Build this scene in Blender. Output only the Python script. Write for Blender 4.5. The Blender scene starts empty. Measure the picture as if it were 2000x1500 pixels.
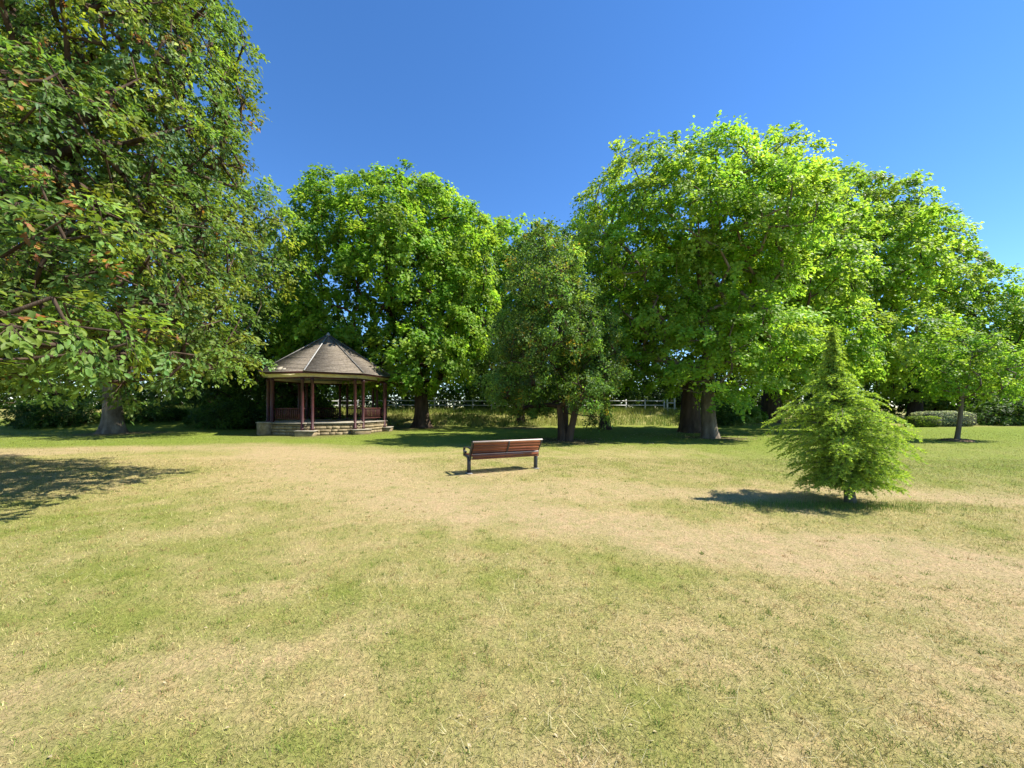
import bpy, math
import numpy as np

# ------------------------------------------------------------------ camera, sky, sun, exposure
SC = bpy.context.scene
COL = SC.collection
EYE, FPX, HOR = 1.6, 760.0, 795.0            # eye height; focal length and horizon row of the 2000 x 1500 photograph
cam_d = bpy.data.cameras.new("camera")
cam_d.sensor_width = 36.0
cam_d.lens = FPX / 2000.0 * 36.0
cam_d.shift_y = (HOR - 750.0) / 2000.0
cam_d.clip_start, cam_d.clip_end = 0.05, 3000.0
cam = bpy.data.objects.new("camera", cam_d)
cam.location = (0, 0, EYE)
cam.rotation_euler = (math.radians(90), 0, 0)
COL.objects.link(cam)
SC.camera = cam

SUN_EL, SUN_AZ = 52.0, -4.0                   # elevation; azimuth measured from +X (right of the view), negative = behind the camera
world = bpy.data.worlds.new("World")
SC.world = world
world.use_nodes = True
wn, wl = world.node_tree.nodes, world.node_tree.links
wn.clear()
sky = wn.new("ShaderNodeTexSky")
sky.sky_type = 'NISHITA'
sky.sun_disc = False
sky.sun_elevation = math.radians(SUN_EL)
sky.sun_rotation = math.radians(90.0 - SUN_AZ)
sky.altitude = 0
sky.air_density = 0.85
sky.dust_density = 0.0
sky.ozone_density = 4.0
wbg = wn.new("ShaderNodeBackground")
wbg.inputs[1].default_value = 0.1
wout = wn.new("ShaderNodeOutputWorld")
whs = wn.new("ShaderNodeHueSaturation")
whs.inputs["Saturation"].default_value = 1.2
whs.inputs["Hue"].default_value = 0.504
wl.new(sky.outputs[0], whs.inputs["Color"])
wl.new(whs.outputs[0], wbg.inputs[0])
wl.new(wbg.outputs[0], wout.inputs[0])

sun_d = bpy.data.lights.new("sun", 'SUN')
sun_d.energy = 4.2
sun_d.angle = math.radians(0.5)
sun_d.color = (1.0, 0.95, 0.86)
sun = bpy.data.objects.new("sun", sun_d)
sun.rotation_euler = (0, math.radians(90 - SUN_EL), math.radians(SUN_AZ))
sun.location = (30, 0, 40)
COL.objects.link(sun)

SC.view_settings.view_transform = 'Standard'
SC.view_settings.look = 'None'
SC.view_settings.gamma = 1.0
SC.view_settings.use_curve_mapping = False
SC.view_settings.exposure = 1.4
cy = SC.cycles
cy.max_bounces, cy.diffuse_bounces, cy.glossy_bounces, cy.transmission_bounces = 8, 7, 2, 3
cy.use_denoising = True
cy.use_adaptive_sampling = True
cy.adaptive_threshold = 0.015
cy.caustics_reflective = cy.caustics_refractive = False


# ------------------------------------------------------------------ helpers
def at(px, py, d):
    """point at depth d that the photograph shows at px, py"""
    return np.array([(px - 1000.0) / FPX * d, d, EYE + (HOR - py) / FPX * d])


def nrm(a):
    return a / np.maximum(np.linalg.norm(a, axis=-1, keepdims=True), 1e-9)


def smooth(a, b, x):
    t = np.clip((x - a) / (b - a), 0, 1)
    return t * t * (3 - 2 * t)


_tab = np.random.default_rng(5).random((256, 256))


def vnoise(x, y, s=0):
    x = np.asarray(x, float) + 17.3 * s
    y = np.asarray(y, float) + 41.7 * s
    xi, yi = np.floor(x).astype(int), np.floor(y).astype(int)
    fx, fy = x - xi, y - yi
    fx, fy = fx * fx * (3 - 2 * fx), fy * fy * (3 - 2 * fy)
    g = lambda i, j: _tab[i & 255, j & 255]
    return (g(xi, yi) * (1 - fx) + g(xi + 1, yi) * fx) * (1 - fy) + (g(xi, yi + 1) * (1 - fx) + g(xi + 1, yi + 1) * fx) * fy


def fbm(x, y, s=0, o=4):
    return sum(vnoise(x * 2 ** k, y * 2 ** k, s + k) * 0.5 ** k for k in range(o)) / sum(0.5 ** k for k in range(o))


def mesh_np(name, V, polys, cols=None, smooth_shade=False):
    """polys: list of (n, k) index arrays; cols: (n_faces, 3) colours on faces"""
    V = np.asarray(V, np.float32)
    me = bpy.data.meshes.new(name)
    tot = np.concatenate([np.full(len(p), p.shape[1], np.int32) for p in polys])
    idx = np.concatenate([np.asarray(p, np.int32).ravel() for p in polys])
    me.vertices.add(len(V))
    me.vertices.foreach_set("co", V.ravel())
    me.loops.add(len(idx))
    me.loops.foreach_set("vertex_index", idx)
    me.polygons.add(len(tot))
    me.polygons.foreach_set("loop_start", np.concatenate([[0], np.cumsum(tot)[:-1]]).astype(np.int32))
    me.polygons.foreach_set("loop_total", tot)
    if smooth_shade:
        me.polygons.foreach_set("use_smooth", np.ones(len(tot), bool))
    if cols is not None:
        a = me.attributes.new("col", 'FLOAT_COLOR', 'FACE')
        c = np.ones((len(tot), 4), np.float32)
        c[:, :3] = cols
        a.data.foreach_set("color", c.ravel())
    me.update()
    me.validate()
    return me


def link(name, data, mat=None, parent=None, loc=None, rz=0.0):
    o = bpy.data.objects.new(name, data)
    COL.objects.link(o)
    if mat is not None and data is not None and not data.materials:
        data.materials.append(mat)
    if parent is not None:
        o.parent = parent
    if loc is not None:
        o.location = [float(c) for c in loc]
    if rz:
        o.rotation_euler = (0, 0, rz)
    return o


def tag(o, label, cat, group=None):
    o["label"], o["category"] = label, cat
    if group:
        o["group"] = group
    return o


def thing(name, label, cat, loc, rz=0.0, group=None):
    return tag(link(name, None, loc=loc, rz=rz), label, cat, group)


class MB:
    """collects simple solids into one mesh"""
    def __init__(s):
        s.v, s.q, s.n = [], {}, 0

    def add(s, V, faces):
        for f in faces:
            s.q.setdefault(len(f), []).append([i + s.n for i in f])
        s.v.append(np.asarray(V, float))
        s.n += len(V)
        return s

    def box(s, c, size, rz=0.0, ry=0.0, bev=0.0):
        hx, hy, hz = [k / 2 for k in size]
        if bev <= 0:
            V = np.array([[x, y, z] for z in (-hz, hz) for x, y in ((-hx, -hy), (hx, -hy), (hx, hy), (-hx, hy))])
            F = [(0, 3, 2, 1), (4, 5, 6, 7), (0, 1, 5, 4), (1, 2, 6, 5), (2, 3, 7, 6), (3, 0, 4, 7)]
        else:
            b = bev
            ring = lambda ix, iy: [(-hx + ix, -hy + iy), (hx - ix, -hy + iy), (hx - ix, hy - iy), (-hx + ix, hy - iy)]
            V = []
            for z, i in ((-hz, b), (-hz + b, 0), (hz - b, 0), (hz, b)):
                V += [(x, y, z) for x, y in ring(i, i)]
            V = np.array(V)
            F = [(3, 2, 1, 0), (12, 13, 14, 15)]
            for k in range(3):
                for j in range(4):
                    a, c2 = k * 4 + j, k * 4 + (j + 1) % 4
                    F.append((a, c2, c2 + 4, a + 4))
        if ry:
            ca, sa = math.cos(ry), math.sin(ry)
            V = V @ np.array([[ca, 0, -sa], [0, 1, 0], [sa, 0, ca]])
        if rz:
            ca, sa = math.cos(rz), math.sin(rz)
            V = V @ np.array([[ca, sa, 0], [-sa, ca, 0], [0, 0, 1]])
        return s.add(V + np.asarray(c, float), F)

    def lathe(s, c, prof, k=12, cap=True):
        V = [(r * math.cos(2 * math.pi * j / k), r * math.sin(2 * math.pi * j / k), z) for r, z in prof for j in range(k)]
        F = []
        for i in range(len(prof) - 1):
            for j in range(k):
                a, b = i * k + j, i * k + (j + 1) % k
                F.append((a, b, b + k, a + k))
        if cap:
            F.append(tuple(range(k))[::-1])
            F.append(tuple(range((len(prof) - 1) * k, len(prof) * k)))
        return s.add(np.array(V) + np.asarray(c, float), F)

    def strip(s, pts, w, t, axis=0):
        """rectangular bar swept along pts that lie in the plane at right angles to x; w across (x), t thickness in the plane"""
        pts = np.asarray(pts, float)
        d = nrm(np.gradient(pts, axis=0))
        nn = np.stack([np.zeros(len(d)), -d[:, 2], d[:, 1]], 1)
        ex = np.array([w / 2, 0, 0])
        tt = np.asarray(t, float) if np.ndim(t) else np.full(len(pts), t)
        V, F = [], []
        for i, p in enumerate(pts):
            h = nn[i] * tt[i] / 2
            V += [p - ex - h, p + ex - h, p + ex + h, p - ex + h]
        for i in range(len(pts) - 1):
            for j in range(4):
                a, b = i * 4 + j, i * 4 + (j + 1) % 4
                F.append((a, b, b + 4, a + 4))
        F += [(3, 2, 1, 0), tuple(range(len(V) - 4, len(V)))]
        return s.add(np.array(V), F)

    def mesh(s, name, smooth_shade=False):
        return mesh_np(name, np.concatenate(s.v), [np.array(f) for f in s.q.values()], smooth_shade=smooth_shade)

    def build(s, name, mat, parent=None, loc=None, rz=0.0, smooth_shade=False):
        return link(name, s.mesh(name, smooth_shade), mat, parent, loc, rz)


# ------------------------------------------------------------------ materials
def nodes(name):
    m = bpy.data.materials.new(name)
    m.use_nodes = True
    n, l = m.node_tree.nodes, m.node_tree.links
    b = n["Principled BSDF"]
    return m, n, l, b, n["Material Output"]


def rgb(c):
    return (c[0], c[1], c[2], 1)


def ramp(n, stops):
    r = n.new("ShaderNodeValToRGB")
    e = r.color_ramp.elements
    while len(e) < len(stops):
        e.new(0.5)
    for i, (p, c) in enumerate(stops):
        e[i].position, e[i].color = p, rgb(c)
    return r


def noise(n, l, scale, detail=4, rough=0.55, coord=None, sc=None, dist=0.0):
    t = n.new("ShaderNodeTexNoise")
    t.inputs["Scale"].default_value = scale
    t.inputs["Detail"].default_value = detail
    t.inputs["Roughness"].default_value = rough
    t.inputs["Distortion"].default_value = dist
    if coord is not None:
        if sc is not None:
            mp = n.new("ShaderNodeMapping")
            mp.inputs["Scale"].default_value = sc
            l.new(coord, mp.inputs[0])
            l.new(mp.outputs[0], t.inputs[0])
        else:
            l.new(coord, t.inputs[0])
    return t


def mat_noise(name, stops, scale=6, rough=0.8, bump=0.2, bscale=None, sc=None, spec=0.3, detail=5, dist_m=0.02, metal=0.0, perobj=0.0):
    m, n, l, b, o = nodes(name)
    tc = n.new("ShaderNodeTexCoord")
    t = noise(n, l, scale, detail, 0.6, tc.outputs["Object"], sc)
    r = ramp(n, stops)
    l.new(t.outputs[0], r.inputs[0])
    out = r.outputs[0]
    if perobj:
        oi = n.new("ShaderNodeObjectInfo")
        mr = n.new("ShaderNodeMapRange")
        mr.inputs[3].default_value, mr.inputs[4].default_value = 1 - perobj, 1 + perobj
        l.new(oi.outputs["Random"], mr.inputs[0])
        hs = n.new("ShaderNodeHueSaturation")
        l.new(mr.outputs[0], hs.inputs["Value"])
        l.new(out, hs.inputs["Color"])
        out = hs.outputs[0]
    l.new(out, b.inputs["Base Color"])
    b.inputs["Roughness"].default_value = rough
    b.inputs["Specular IOR Level"].default_value = spec
    b.inputs["Metallic"].default_value = metal
    if bump:
        t2 = noise(n, l, bscale or scale * 3, 5, 0.65, tc.outputs["Object"], sc)
        bp = n.new("ShaderNodeBump")
        bp.inputs["Strength"].default_value = bump
        bp.inputs["Distance"].default_value = dist_m
        l.new(t2.outputs[0], bp.inputs["Height"])
        l.new(bp.outputs[0], b.inputs["Normal"])
    return m


def mat_leaf(name, trans=0.54, rough=0.5, spec=0.2, tint=(1.65, 1.6, 0.95)):
    m, n, l, b, o = nodes(name)
    a = n.new("ShaderNodeAttribute")
    a.attribute_name = "col"
    l.new(a.outputs["Color"], b.inputs["Base Color"])
    b.inputs["Roughness"].default_value = rough
    b.inputs["Specular IOR Level"].default_value = spec
    tr = n.new("ShaderNodeBsdfTranslucent")
    mu = n.new("ShaderNodeMix")
    mu.data_type, mu.blend_type = 'RGBA', 'MULTIPLY'
    mu.inputs[0].default_value = 1.0
    l.new(a.outputs["Color"], mu.inputs[6])
    mu.inputs[7].default_value = rgb(tint)
    l.new(mu.outputs[2], tr.inputs[0])
    mx = n.new("ShaderNodeMixShader")
    mx.inputs[0].default_value = trans
    l.new(b.outputs[0], mx.inputs[1])
    l.new(tr.outputs[0], mx.inputs[2])
    l.new(mx.outputs[0], o.inputs[0])
    return m


M = {}
M["leaf"] = mat_leaf("leaf_broad")
M["leaf_gloss"] = mat_leaf("leaf_glossy", 0.42, 0.5, 0.2, (1.6, 1.55, 0.7))
M["needle"] = mat_leaf("needle", 0.45, 0.5, 0.2, (1.5, 1.4, 0.6))
M["blade"] = mat_leaf("grass_blade", 0.3, 0.6, 0.2, (1.1, 1.1, 0.8))
M["bark_dark"] = mat_noise("bark_dark", [(0.3, (0.030, 0.020, 0.013)), (0.7, (0.11, 0.075, 0.05))], 4, 0.9, 0.9, 9, (1, 1, 0.22), 0.15, dist_m=0.05)
M["bark_grey"] = mat_noise("bark_grey", [(0.3, (0.080, 0.060, 0.040)), (0.55, (0.17, 0.135, 0.095)), (0.75, (0.29, 0.24, 0.17))], 3, 0.9, 0.7, 9, (1, 1, 0.4), 0.15, dist_m=0.03)
M["stone"] = mat_noise("wall_stone", [(0.3, (0.15, 0.115, 0.062)), (0.5, (0.25, 0.195, 0.112)), (0.72, (0.34, 0.28, 0.18))], 5, 0.9, 0.6, 14, None, 0.2, perobj=0.22)
M["mortar"] = mat_noise("mortar", [(0.3, (0.14, 0.12, 0.085)), (0.7, (0.24, 0.21, 0.16))], 8, 0.95, 0.5)
M["coping"] = mat_noise("coping_stone", [(0.3, (0.21, 0.185, 0.135)), (0.7, (0.36, 0.32, 0.25))], 4, 0.9, 0.4, 12)
M["maroon"] = mat_noise("maroon_paint", [(0.3, (0.032, 0.009, 0.009)), (0.7, (0.068, 0.017, 0.016))], 5, 0.5, 0.15, 20, None, 0.4)
M["maroon_wood"] = mat_noise("maroon_stained_timber", [(0.3, (0.040, 0.013, 0.010)), (0.7, (0.095, 0.030, 0.024))], 6, 0.6, 0.2, 20)
M["cream"] = mat_noise("cream_paint", [(0.3, (0.60, 0.53, 0.34)), (0.7, (0.72, 0.66, 0.46))], 5, 0.7, 0.1)
M["roof"] = mat_noise("brown_felt_shingle", [(0.25, (0.105, 0.088, 0.066)), (0.5, (0.195, 0.165, 0.128)), (0.75, (0.29, 0.245, 0.195))], 9, 0.95, 0.6, 30, None, 0.1, 8)
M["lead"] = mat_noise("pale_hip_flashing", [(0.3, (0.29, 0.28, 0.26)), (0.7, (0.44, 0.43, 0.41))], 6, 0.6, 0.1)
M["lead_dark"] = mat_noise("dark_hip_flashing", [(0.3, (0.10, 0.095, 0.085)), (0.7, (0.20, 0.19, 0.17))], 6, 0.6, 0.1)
M["slat"] = mat_noise("varnished_slat", [(0.3, (0.085, 0.024, 0.012)), (0.55, (0.16, 0.048, 0.024)), (0.75, (0.25, 0.085, 0.042))], 14, 0.36, 0.15, 40, (0.12, 1, 1), 0.5, perobj=0.25)
M["slat_pale"] = mat_noise("sunlit_tone_slat", [(0.3, (0.34, 0.25, 0.20)), (0.7, (0.55, 0.47, 0.42))], 14, 0.5, 0.15, 40, (0.12, 1, 1), 0.4)  # paler wood colour with the sunlight on upward edges painted in
M["iron"] = mat_noise("black_cast_metal", [(0.3, (0.016, 0.018, 0.022)), (0.7, (0.035, 0.038, 0.045))], 10, 0.4, 0.15, 40, None, 0.5)
M["concrete"] = mat_noise("concrete_foot", [(0.3, (0.16, 0.15, 0.13)), (0.7, (0.28, 0.27, 0.25))], 10, 0.9, 0.3)
M["white_paint"] = mat_noise("white_fence_paint", [(0.3, (0.50, 0.50, 0.47)), (0.7, (0.68, 0.68, 0.65))], 6, 0.6, 0.1)
M["mulch"] = mat_noise("bark_mulch", [(0.3, (0.09, 0.055, 0.03)), (0.7, (0.26, 0.18, 0.10))], 25, 0.95, 0.8, 40)
M["twig"] = mat_noise("hedge_twigs", [(0.3, (0.02, 0.022, 0.012)), (0.7, (0.05, 0.05, 0.028))], 12, 0.95, 0.6)


# ------------------------------------------------------------------ the ground
def terrain(x, y):
    x, y = np.asarray(x, float), np.asarray(y, float)
    bank = 1.15 * smooth(30.5, 37.5, y) * (1 - 0.85 * smooth(17, 25, x)) + 0.5 * smooth(40, 70, y)
    leftbank = 0.55 * smooth(26.0, 31.0, y) * smooth(-19, -24, x)
    und = (fbm(x / 9.0, y / 9.0, 3, 3) - 0.5) * 0.10 * smooth(1.0, 6.0, np.hypot(x, y))
    return bank * (1 - 0.3 * smooth(-19, -24, x)) + leftbank + und


WORN = [  # trodden lines over the lawn: x, y, half width, strength
    [(5.6, 2.9, 0.7, 0.9), (4.5, 3.8, 0.8, 1.0), (3.0, 4.6, 0.7, 1.0), (1.9, 5.0, 0.75, 1.0), (0.2, 5.9, 1.1, 0.9), (-2.2, 7.5, 1.7, 0.7), (-3.6, 9.2, 2.0, 0.75), (-7.5, 14.0, 2.6, 0.95), (-10.8, 16.2, 1.9, 0.95), (-17.0, 13.8, 1.6, 0.95), (-26, 12.8, 1.5, 0.9)],
    [(-2.6, 1.3, 0.35, 0.5), (-1.95, 1.9, 0.38, 0.55), (-1.6, 2.3, 0.3, 0.45), (-1.2, 2.8, 0.3, 0.2)],
    [(0.5, 7.2, 0.9, 0.5), (2.5, 7.4, 0.8, 0.75), (4.6, 7.2, 0.7, 0.7), (6.8, 6.9, 0.7, 0.7), (9.5, 6.9, 0.8, 0.6)],
    [(3.0, 2.2, 0.6, 0.4), (3.9, 2.7, 0.7, 0.45), (5.4, 2.2, 0.9, 0.4)],
    [(-0.9, 9.2, 0.55, 0.95), (0.6, 9.9, 0.55, 0.9)],
    [(5.4, 6.5, 0.35, 0.8), (5.9, 6.5, 0.35, 0.8)],
]
TREE_SOIL = [(2.5, 18.1, 1.6), (10.3, 20.3, 1.4), (11.6, 24.6, 1.6), (-6.9, 29.6, 1.9), (-23.7, 23.2, 1.9), (21.0, 18.2, 0.5), (1.0, 30, 2.0), (-12, 25, 4.2)]


def seg_field(x, y, line):
    best = np.zeros_like(x)
    for (x0, y0, w0, s0), (x1, y1, w1, s1) in zip(line[:-1], line[1:]):
        dx, dy = x1 - x0, y1 - y0
        t = np.clip(((x - x0) * dx + (y - y0) * dy) / (dx * dx + dy * dy), 0, 1)
        d = np.hypot(x - x0 - t * dx, y - y0 - t * dy)
        w, s = w0 + t * (w1 - w0), s0 + t * (s1 - s0)
        best = np.maximum(best, s * (1 - smooth(0.35, 1.35, d / w)))
    return best


def lawn(x, y):
    """returns dry (0 green .. 1 straw), bare (0 .. 1) and soil (0 .. 1)"""
    x, y = np.asarray(x, float), np.asarray(y, float)
    wx = x + (fbm(x / 1.6, y / 1.6, 21, 3) - 0.5) * 2.2
    wy = y + (fbm(x / 1.6, y / 1.6, 27, 3) - 0.5) * 1.6
    bare = np.zeros_like(x)
    for ln in WORN:
        bare = np.maximum(bare, seg_field(wx, wy, ln))
    dry = 0.56 + (fbm(x / 2.6, y / 2.0, 7, 4) - 0.5) * 0.5 + (fbm(x / 0.45, y / 0.4, 11, 3) - 0.5) * 1.5
    dry += 0.18 * smooth(1.0, 3.5, x / np.maximum(y, 0.5) * 4) * (1 - smooth(3.5, 6, y))
    dry -= 0.12 * smooth(-0.6, -1.0, x / np.maximum(y, 0.5)) * (1 - smooth(6, 10, y))
    dry -= 0.55 * smooth(12.5, 18, y - 0.10 * x)
    dry -= 0.25 * smooth(4, 9, x) * smooth(7, 10, y)
    dry += 0.25 * (1 - smooth(8, 13, np.abs(y - 9)))* smooth(1, -6, x) * smooth(6, 8, y)
    dry = dry + bare * 0.42
    soil = np.zeros_like(x)
    for sx, sy, r in TREE_SOIL:
        soil = np.maximum(soil, 1 - smooth(0.5, 1.4, np.hypot(wx - sx, wy - sy) / r))
    meadow = smooth(30, 33, y)
    dry = np.clip(dry * (1 - meadow) + meadow * 0.42, 0, 1)
    return dry, np.clip(bare * (0.55 + 0.9 * fbm(x / 0.9, y / 0.8, 31, 3)), 0, 1), soil * (1 - meadow)


GREEN, STRAW, BARE, SOIL = np.array([0.190, 0.203, 0.044]), np.array([0.335, 0.268, 0.122]), np.array([0.362, 0.258, 0.165]), np.array([0.12, 0.085, 0.05])


def lawn_col(x, y):
    d, b, s = lawn(x, y)
    c = GREEN + (STRAW - GREEN) * d[:, None]
    c = c + (BARE - c) * (b * 0.42)[:, None]
    lush = smooth(13, 18, y - 0.10 * x) * (1 - b) * (1 - smooth(30, 33, y)) * 0.75
    lush = np.maximum(lush, 0.6 * smooth(4, 9, x) * smooth(7, 11, y) * (1 - b) * (1 - smooth(30, 33, y)))
    c = c + (np.array([0.135, 0.185, 0.022]) - c) * lush[:, None]
    return c + (SOIL - c) * (s * 0.8)[:, None]


def build_ground():
    na, nr = 360, 250
    rad = 0.25 * (1200 / 0.25) ** (np.arange(nr) / (nr - 1))
    ang = np.arange(na) / na * 2 * math.pi
    R, A = np.meshgrid(rad, ang, indexing='ij')
    X, Y = (R * np.sin(A)).ravel(), (R * np.cos(A)).ravel()
    V = np.stack([X, Y, terrain(X, Y)], 1)
    V = np.vstack([V, [[0, 0, float(terrain(0.0, 0.0))]]])
    i, j = np.meshgrid(np.arange(nr - 1), np.arange(na), indexing='ij')
    a = (i * na + j).ravel()
    b = (i * na + (j + 1) % na).ravel()
    Q = np.stack([a, b, b + na, a + na], 1)[:, ::-1]
    T = np.stack([np.full(na, len(V) - 1), np.arange(na), (np.arange(na) + 1) % na], 1)[:, ::-1]
    me = mesh_np("lawn_ground", V, [Q, T], smooth_shade=True)
    at_ = me.attributes.new("col", 'FLOAT_COLOR', 'POINT')
    c = np.ones((len(V), 4), np.float32)
    c[:, :3] = lawn_col(V[:, 0], V[:, 1])
    at_.data.foreach_set("color", c.ravel())
    m, n, l, b_, o = nodes("dry_lawn")
    tc = n.new("ShaderNodeTexCoord")
    a_ = n.new("ShaderNodeAttribute")
    a_.attribute_name = "col"
    t1 = noise(n, l, 3.2, 6, 0.7, tc.outputs["Object"])
    t2 = noise(n, l, 34, 5, 0.7, tc.outputs["Object"], dist=0.6)
    t3 = noise(n, l, 9, 5, 0.7, tc.outputs["Object"], dist=0.3)
    hue = ramp(n, [(0.30, (0.62, 0.85, 0.45)), (0.5, (1, 1, 1)), (0.70, (1.25, 1.08, 1.15))])
    l.new(t1.outputs[0], hue.inputs[0])
    hue2 = ramp(n, [(0.28, (0.62, 0.78, 0.45)), (0.5, (1, 1, 1)), (0.72, (1.22, 1.06, 1.12))])
    l.new(t3.outputs[0], hue2.inputs[0])
    val = ramp(n, [(0.25, (0.55, 0.58, 0.5)), (0.5, (1, 1, 1)), (0.75, (1.35, 1.3, 1.3))])
    l.new(t2.outputs[0], val.inputs[0])
    src = a_.outputs["Color"]
    for r_, amt in ((hue, 0.4), (hue2, 0.55), (val, 0.95)):
        mu = n.new("ShaderNodeMix")
        mu.data_type, mu.blend_type = 'RGBA', 'MULTIPLY'
        mu.inputs[0].default_value = amt
        l.new(src, mu.inputs[6])
        l.new(r_.outputs[0], mu.inputs[7])
        src = mu.outputs[2]
    l.new(src, b_.inputs["Base Color"])
    b_.inputs["Roughness"].default_value = 0.95
    b_.inputs["Specular IOR Level"].default_value = 0.1
    bp = n.new("ShaderNodeBump")
    bp.inputs["Strength"].default_value = 0.8
    bp.inputs["Distance"].default_value = 0.03
    l.new(t2.outputs[0], bp.inputs["Height"])
    l.new(bp.outputs[0], b_.inputs["Normal"])
    g = link("ground", me, m)
    g["kind"] = "structure"


build_ground()


def blades(P, H, W, tilt, C, rng):
    """one narrow triangle per blade"""
    n = len(P)
    az = rng.uniform(0, 2 * math.pi, n)
    tl = np.clip(rng.normal(tilt, 0.28, n), 0.05, 1.45)
    d = np.stack([np.sin(tl) * np.cos(az), np.sin(tl) * np.sin(az), np.cos(tl)], 1)
    az2 = az + math.pi / 2 + rng.normal(0, 0.7, n)
    s = np.stack([np.cos(az2), np.sin(az2), np.zeros(n)], 1) * (W / 2)[:, None]
    V = np.empty((n, 3, 3))
    V[:, 0], V[:, 1], V[:, 2] = P - s, P + s, P + d * H[:, None]
    return V.reshape(-1, 3), np.arange(n * 3).reshape(-1, 3), C


def build_grass():
    rng = np.random.default_rng(11)
    n = 450000
    a, b = math.sqrt(1.15), math.sqrt(12.0)
    y = (a + (b - a) * rng.random(n)) ** 2
    x = rng.uniform(-1, 1, n) * (1.42 * y + 0.8)
    dry, bare, soil = lawn(x, y)
    keep = rng.random(n) > bare * 0.48 + 0.25 * (fbm(x / 0.16, y / 0.16, 51, 2) < 0.42)
    x, y, dry, bare = x[keep], y[keep], dry[keep], bare[keep]
    n = len(x)
    C = GREEN * np.array([0.95, 1.05, 0.9]) + (STRAW * 1.08 - GREEN) * np.clip(dry + 1.5 * (fbm(x / 0.11, y / 0.11, 57, 2) - 0.5) + rng.normal(0, 0.40, n), 0, 1.15)[:, None]
    C = C * np.exp(rng.normal(0, 0.36, n))[:, None]
    far = 1 + 0.10 * np.maximum(y - 2, 0)
    H = rng.uniform(0.014, 0.036, n) * (1.25 - 0.5 * bare) * far
    W = rng.uniform(0.0020, 0.0044, n) * far
    P = np.stack([x, y, terrain(x, y) - 0.002], 1)
    V1, F1, C1 = blades(P, H, W, 0.95, C, rng)
    # coarser, thinner cover going away over the lawn
    k = 120000
    y = 8.5 + 20 * rng.random(k) ** 1.25
    x = rng.uniform(-1, 1, k) * (1.42 * y + 0.8)
    dry, bare, soil = lawn(x, y)
    keep = (rng.random(k) > bare * 0.5 + soil * 0.8) & (rng.random(k) < smooth(8.5, 11, y) * (1 - smooth(22, 28.5, y)) + 0.02)
    x, y, dry = x[keep], y[keep], dry[keep]
    Cf = GREEN * np.array([0.95, 1.05, 0.9]) + (STRAW * 1.08 - GREEN) * np.clip(dry + rng.normal(0, 0.4, len(x)), 0, 1.15)[:, None]
    Cf = lawn_col(x, y) * 0.6 + Cf * 0.4
    Cf = Cf * np.exp(rng.normal(0, 0.3, len(x)))[:, None]
    V4, F4, C4 = blades(np.stack([x, y, terrain(x, y) - 0.003], 1), rng.uniform(0.03, 0.06, len(x)), 0.0016 * y * rng.uniform(0.6, 1.3, len(x)) * 0.6, 0.95, Cf, rng)
    # long pale stalks lying over the turf
    k = 9000
    y = (a + (math.sqrt(8.0) - a) * rng.random(k)) ** 2
    x = rng.uniform(-1, 1, k) * (1.42 * y + 0.8)
    keep = fbm(x / 0.8, y / 0.8, 61, 2) > 0.45
    x, y = x[keep], y[keep]
    P = np.stack([x, y, terrain(x, y) + 0.006], 1)
    V2, F2, C2 = blades(P, rng.uniform(0.04, 0.11, len(x)), np.full(len(x), 0.0032), 1.25, np.array([0.60, 0.53, 0.30]) * rng.uniform(0.7, 1.15, len(x))[:, None], rng)
    # greener and browner tufts standing a little proud of the turf
    k = 2600
    ty = (a + (math.sqrt(11.0) - a) * rng.random(k)) ** 2
    tx = rng.uniform(-1, 1, k) * (1.42 * ty + 0.8)
    dry, bare, soil = lawn(tx, ty)
    keep = rng.random(k) > 0.8 * bare
    tx, ty, dry = tx[keep], ty[keep], dry[keep]
    nb = 20
    ti = np.repeat(np.arange(len(tx)), nb)
    sp = rng.uniform(0.012, 0.045, len(tx))[ti]
    x, y = tx[ti] + rng.normal(0, 1, len(ti)) * sp, ty[ti] + rng.normal(0, 1, len(ti)) * sp
    tone = np.where(rng.random(len(tx)) < 0.68, 0.0, 1.0)[ti]
    C5 = np.array([0.13, 0.19, 0.028]) + (np.array([0.30, 0.20, 0.085]) - np.array([0.13, 0.19, 0.028])) * tone[:, None]
    C5 = C5 * np.exp(rng.normal(0, 0.3, len(ti)))[:, None]
    V5, F5, C5 = blades(np.stack([x, y, terrain(x, y) - 0.002], 1), rng.uniform(0.02, 0.05, len(ti)), rng.uniform(0.002, 0.0045, len(ti)) * (1 + 0.08 * y), 0.75, C5, rng)
    # unmown stems round the foot of the young conifer
    k = 2600
    x = 5.2 + rng.normal(0, 0.9, k)
    y = 6.25 + rng.normal(0, 0.16, k)
    P = np.stack([x, y, terrain(x, y)], 1)
    V3, F3, C3 = blades(P, rng.uniform(0.04, 0.11, k), np.full(k, 0.005), 0.35, np.array([0.13, 0.20, 0.035]) * rng.uniform(0.6, 1.5, k)[:, None], rng)
    V = np.vstack([V1, V2, V3, V4, V5])
    F = np.vstack([F1, F2 + len(V1), F3 + len(V1) + len(V2), F4 + len(V1) + len(V2) + len(V3), F5 + len(V1) + len(V2) + len(V3) + len(V4)])
    g = link("grass", mesh_np("grass", V, [F], np.vstack([C1, C2, C3, C4, C5])), M["blade"])
    g["kind"] = "stuff"
    tag(g, "short dry yellow-green mown grass over the open lawn", "grass")
    # rough meadow on the bank below the white fence
    k = 60000
    x = rng.uniform(-34, 20, k)
    y = rng.uniform(29.5, 41, k)
    keep = (y > 31.5 + 1.2 * (fbm(x / 2, y / 2, 71, 2) - 0.5)) & (fbm(x / 1.2, y / 1.2, 73, 2) > 0.32)
    x, y = x[keep], y[keep]
    P = np.stack([x, y, terrain(x, y) - 0.02], 1)
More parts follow.
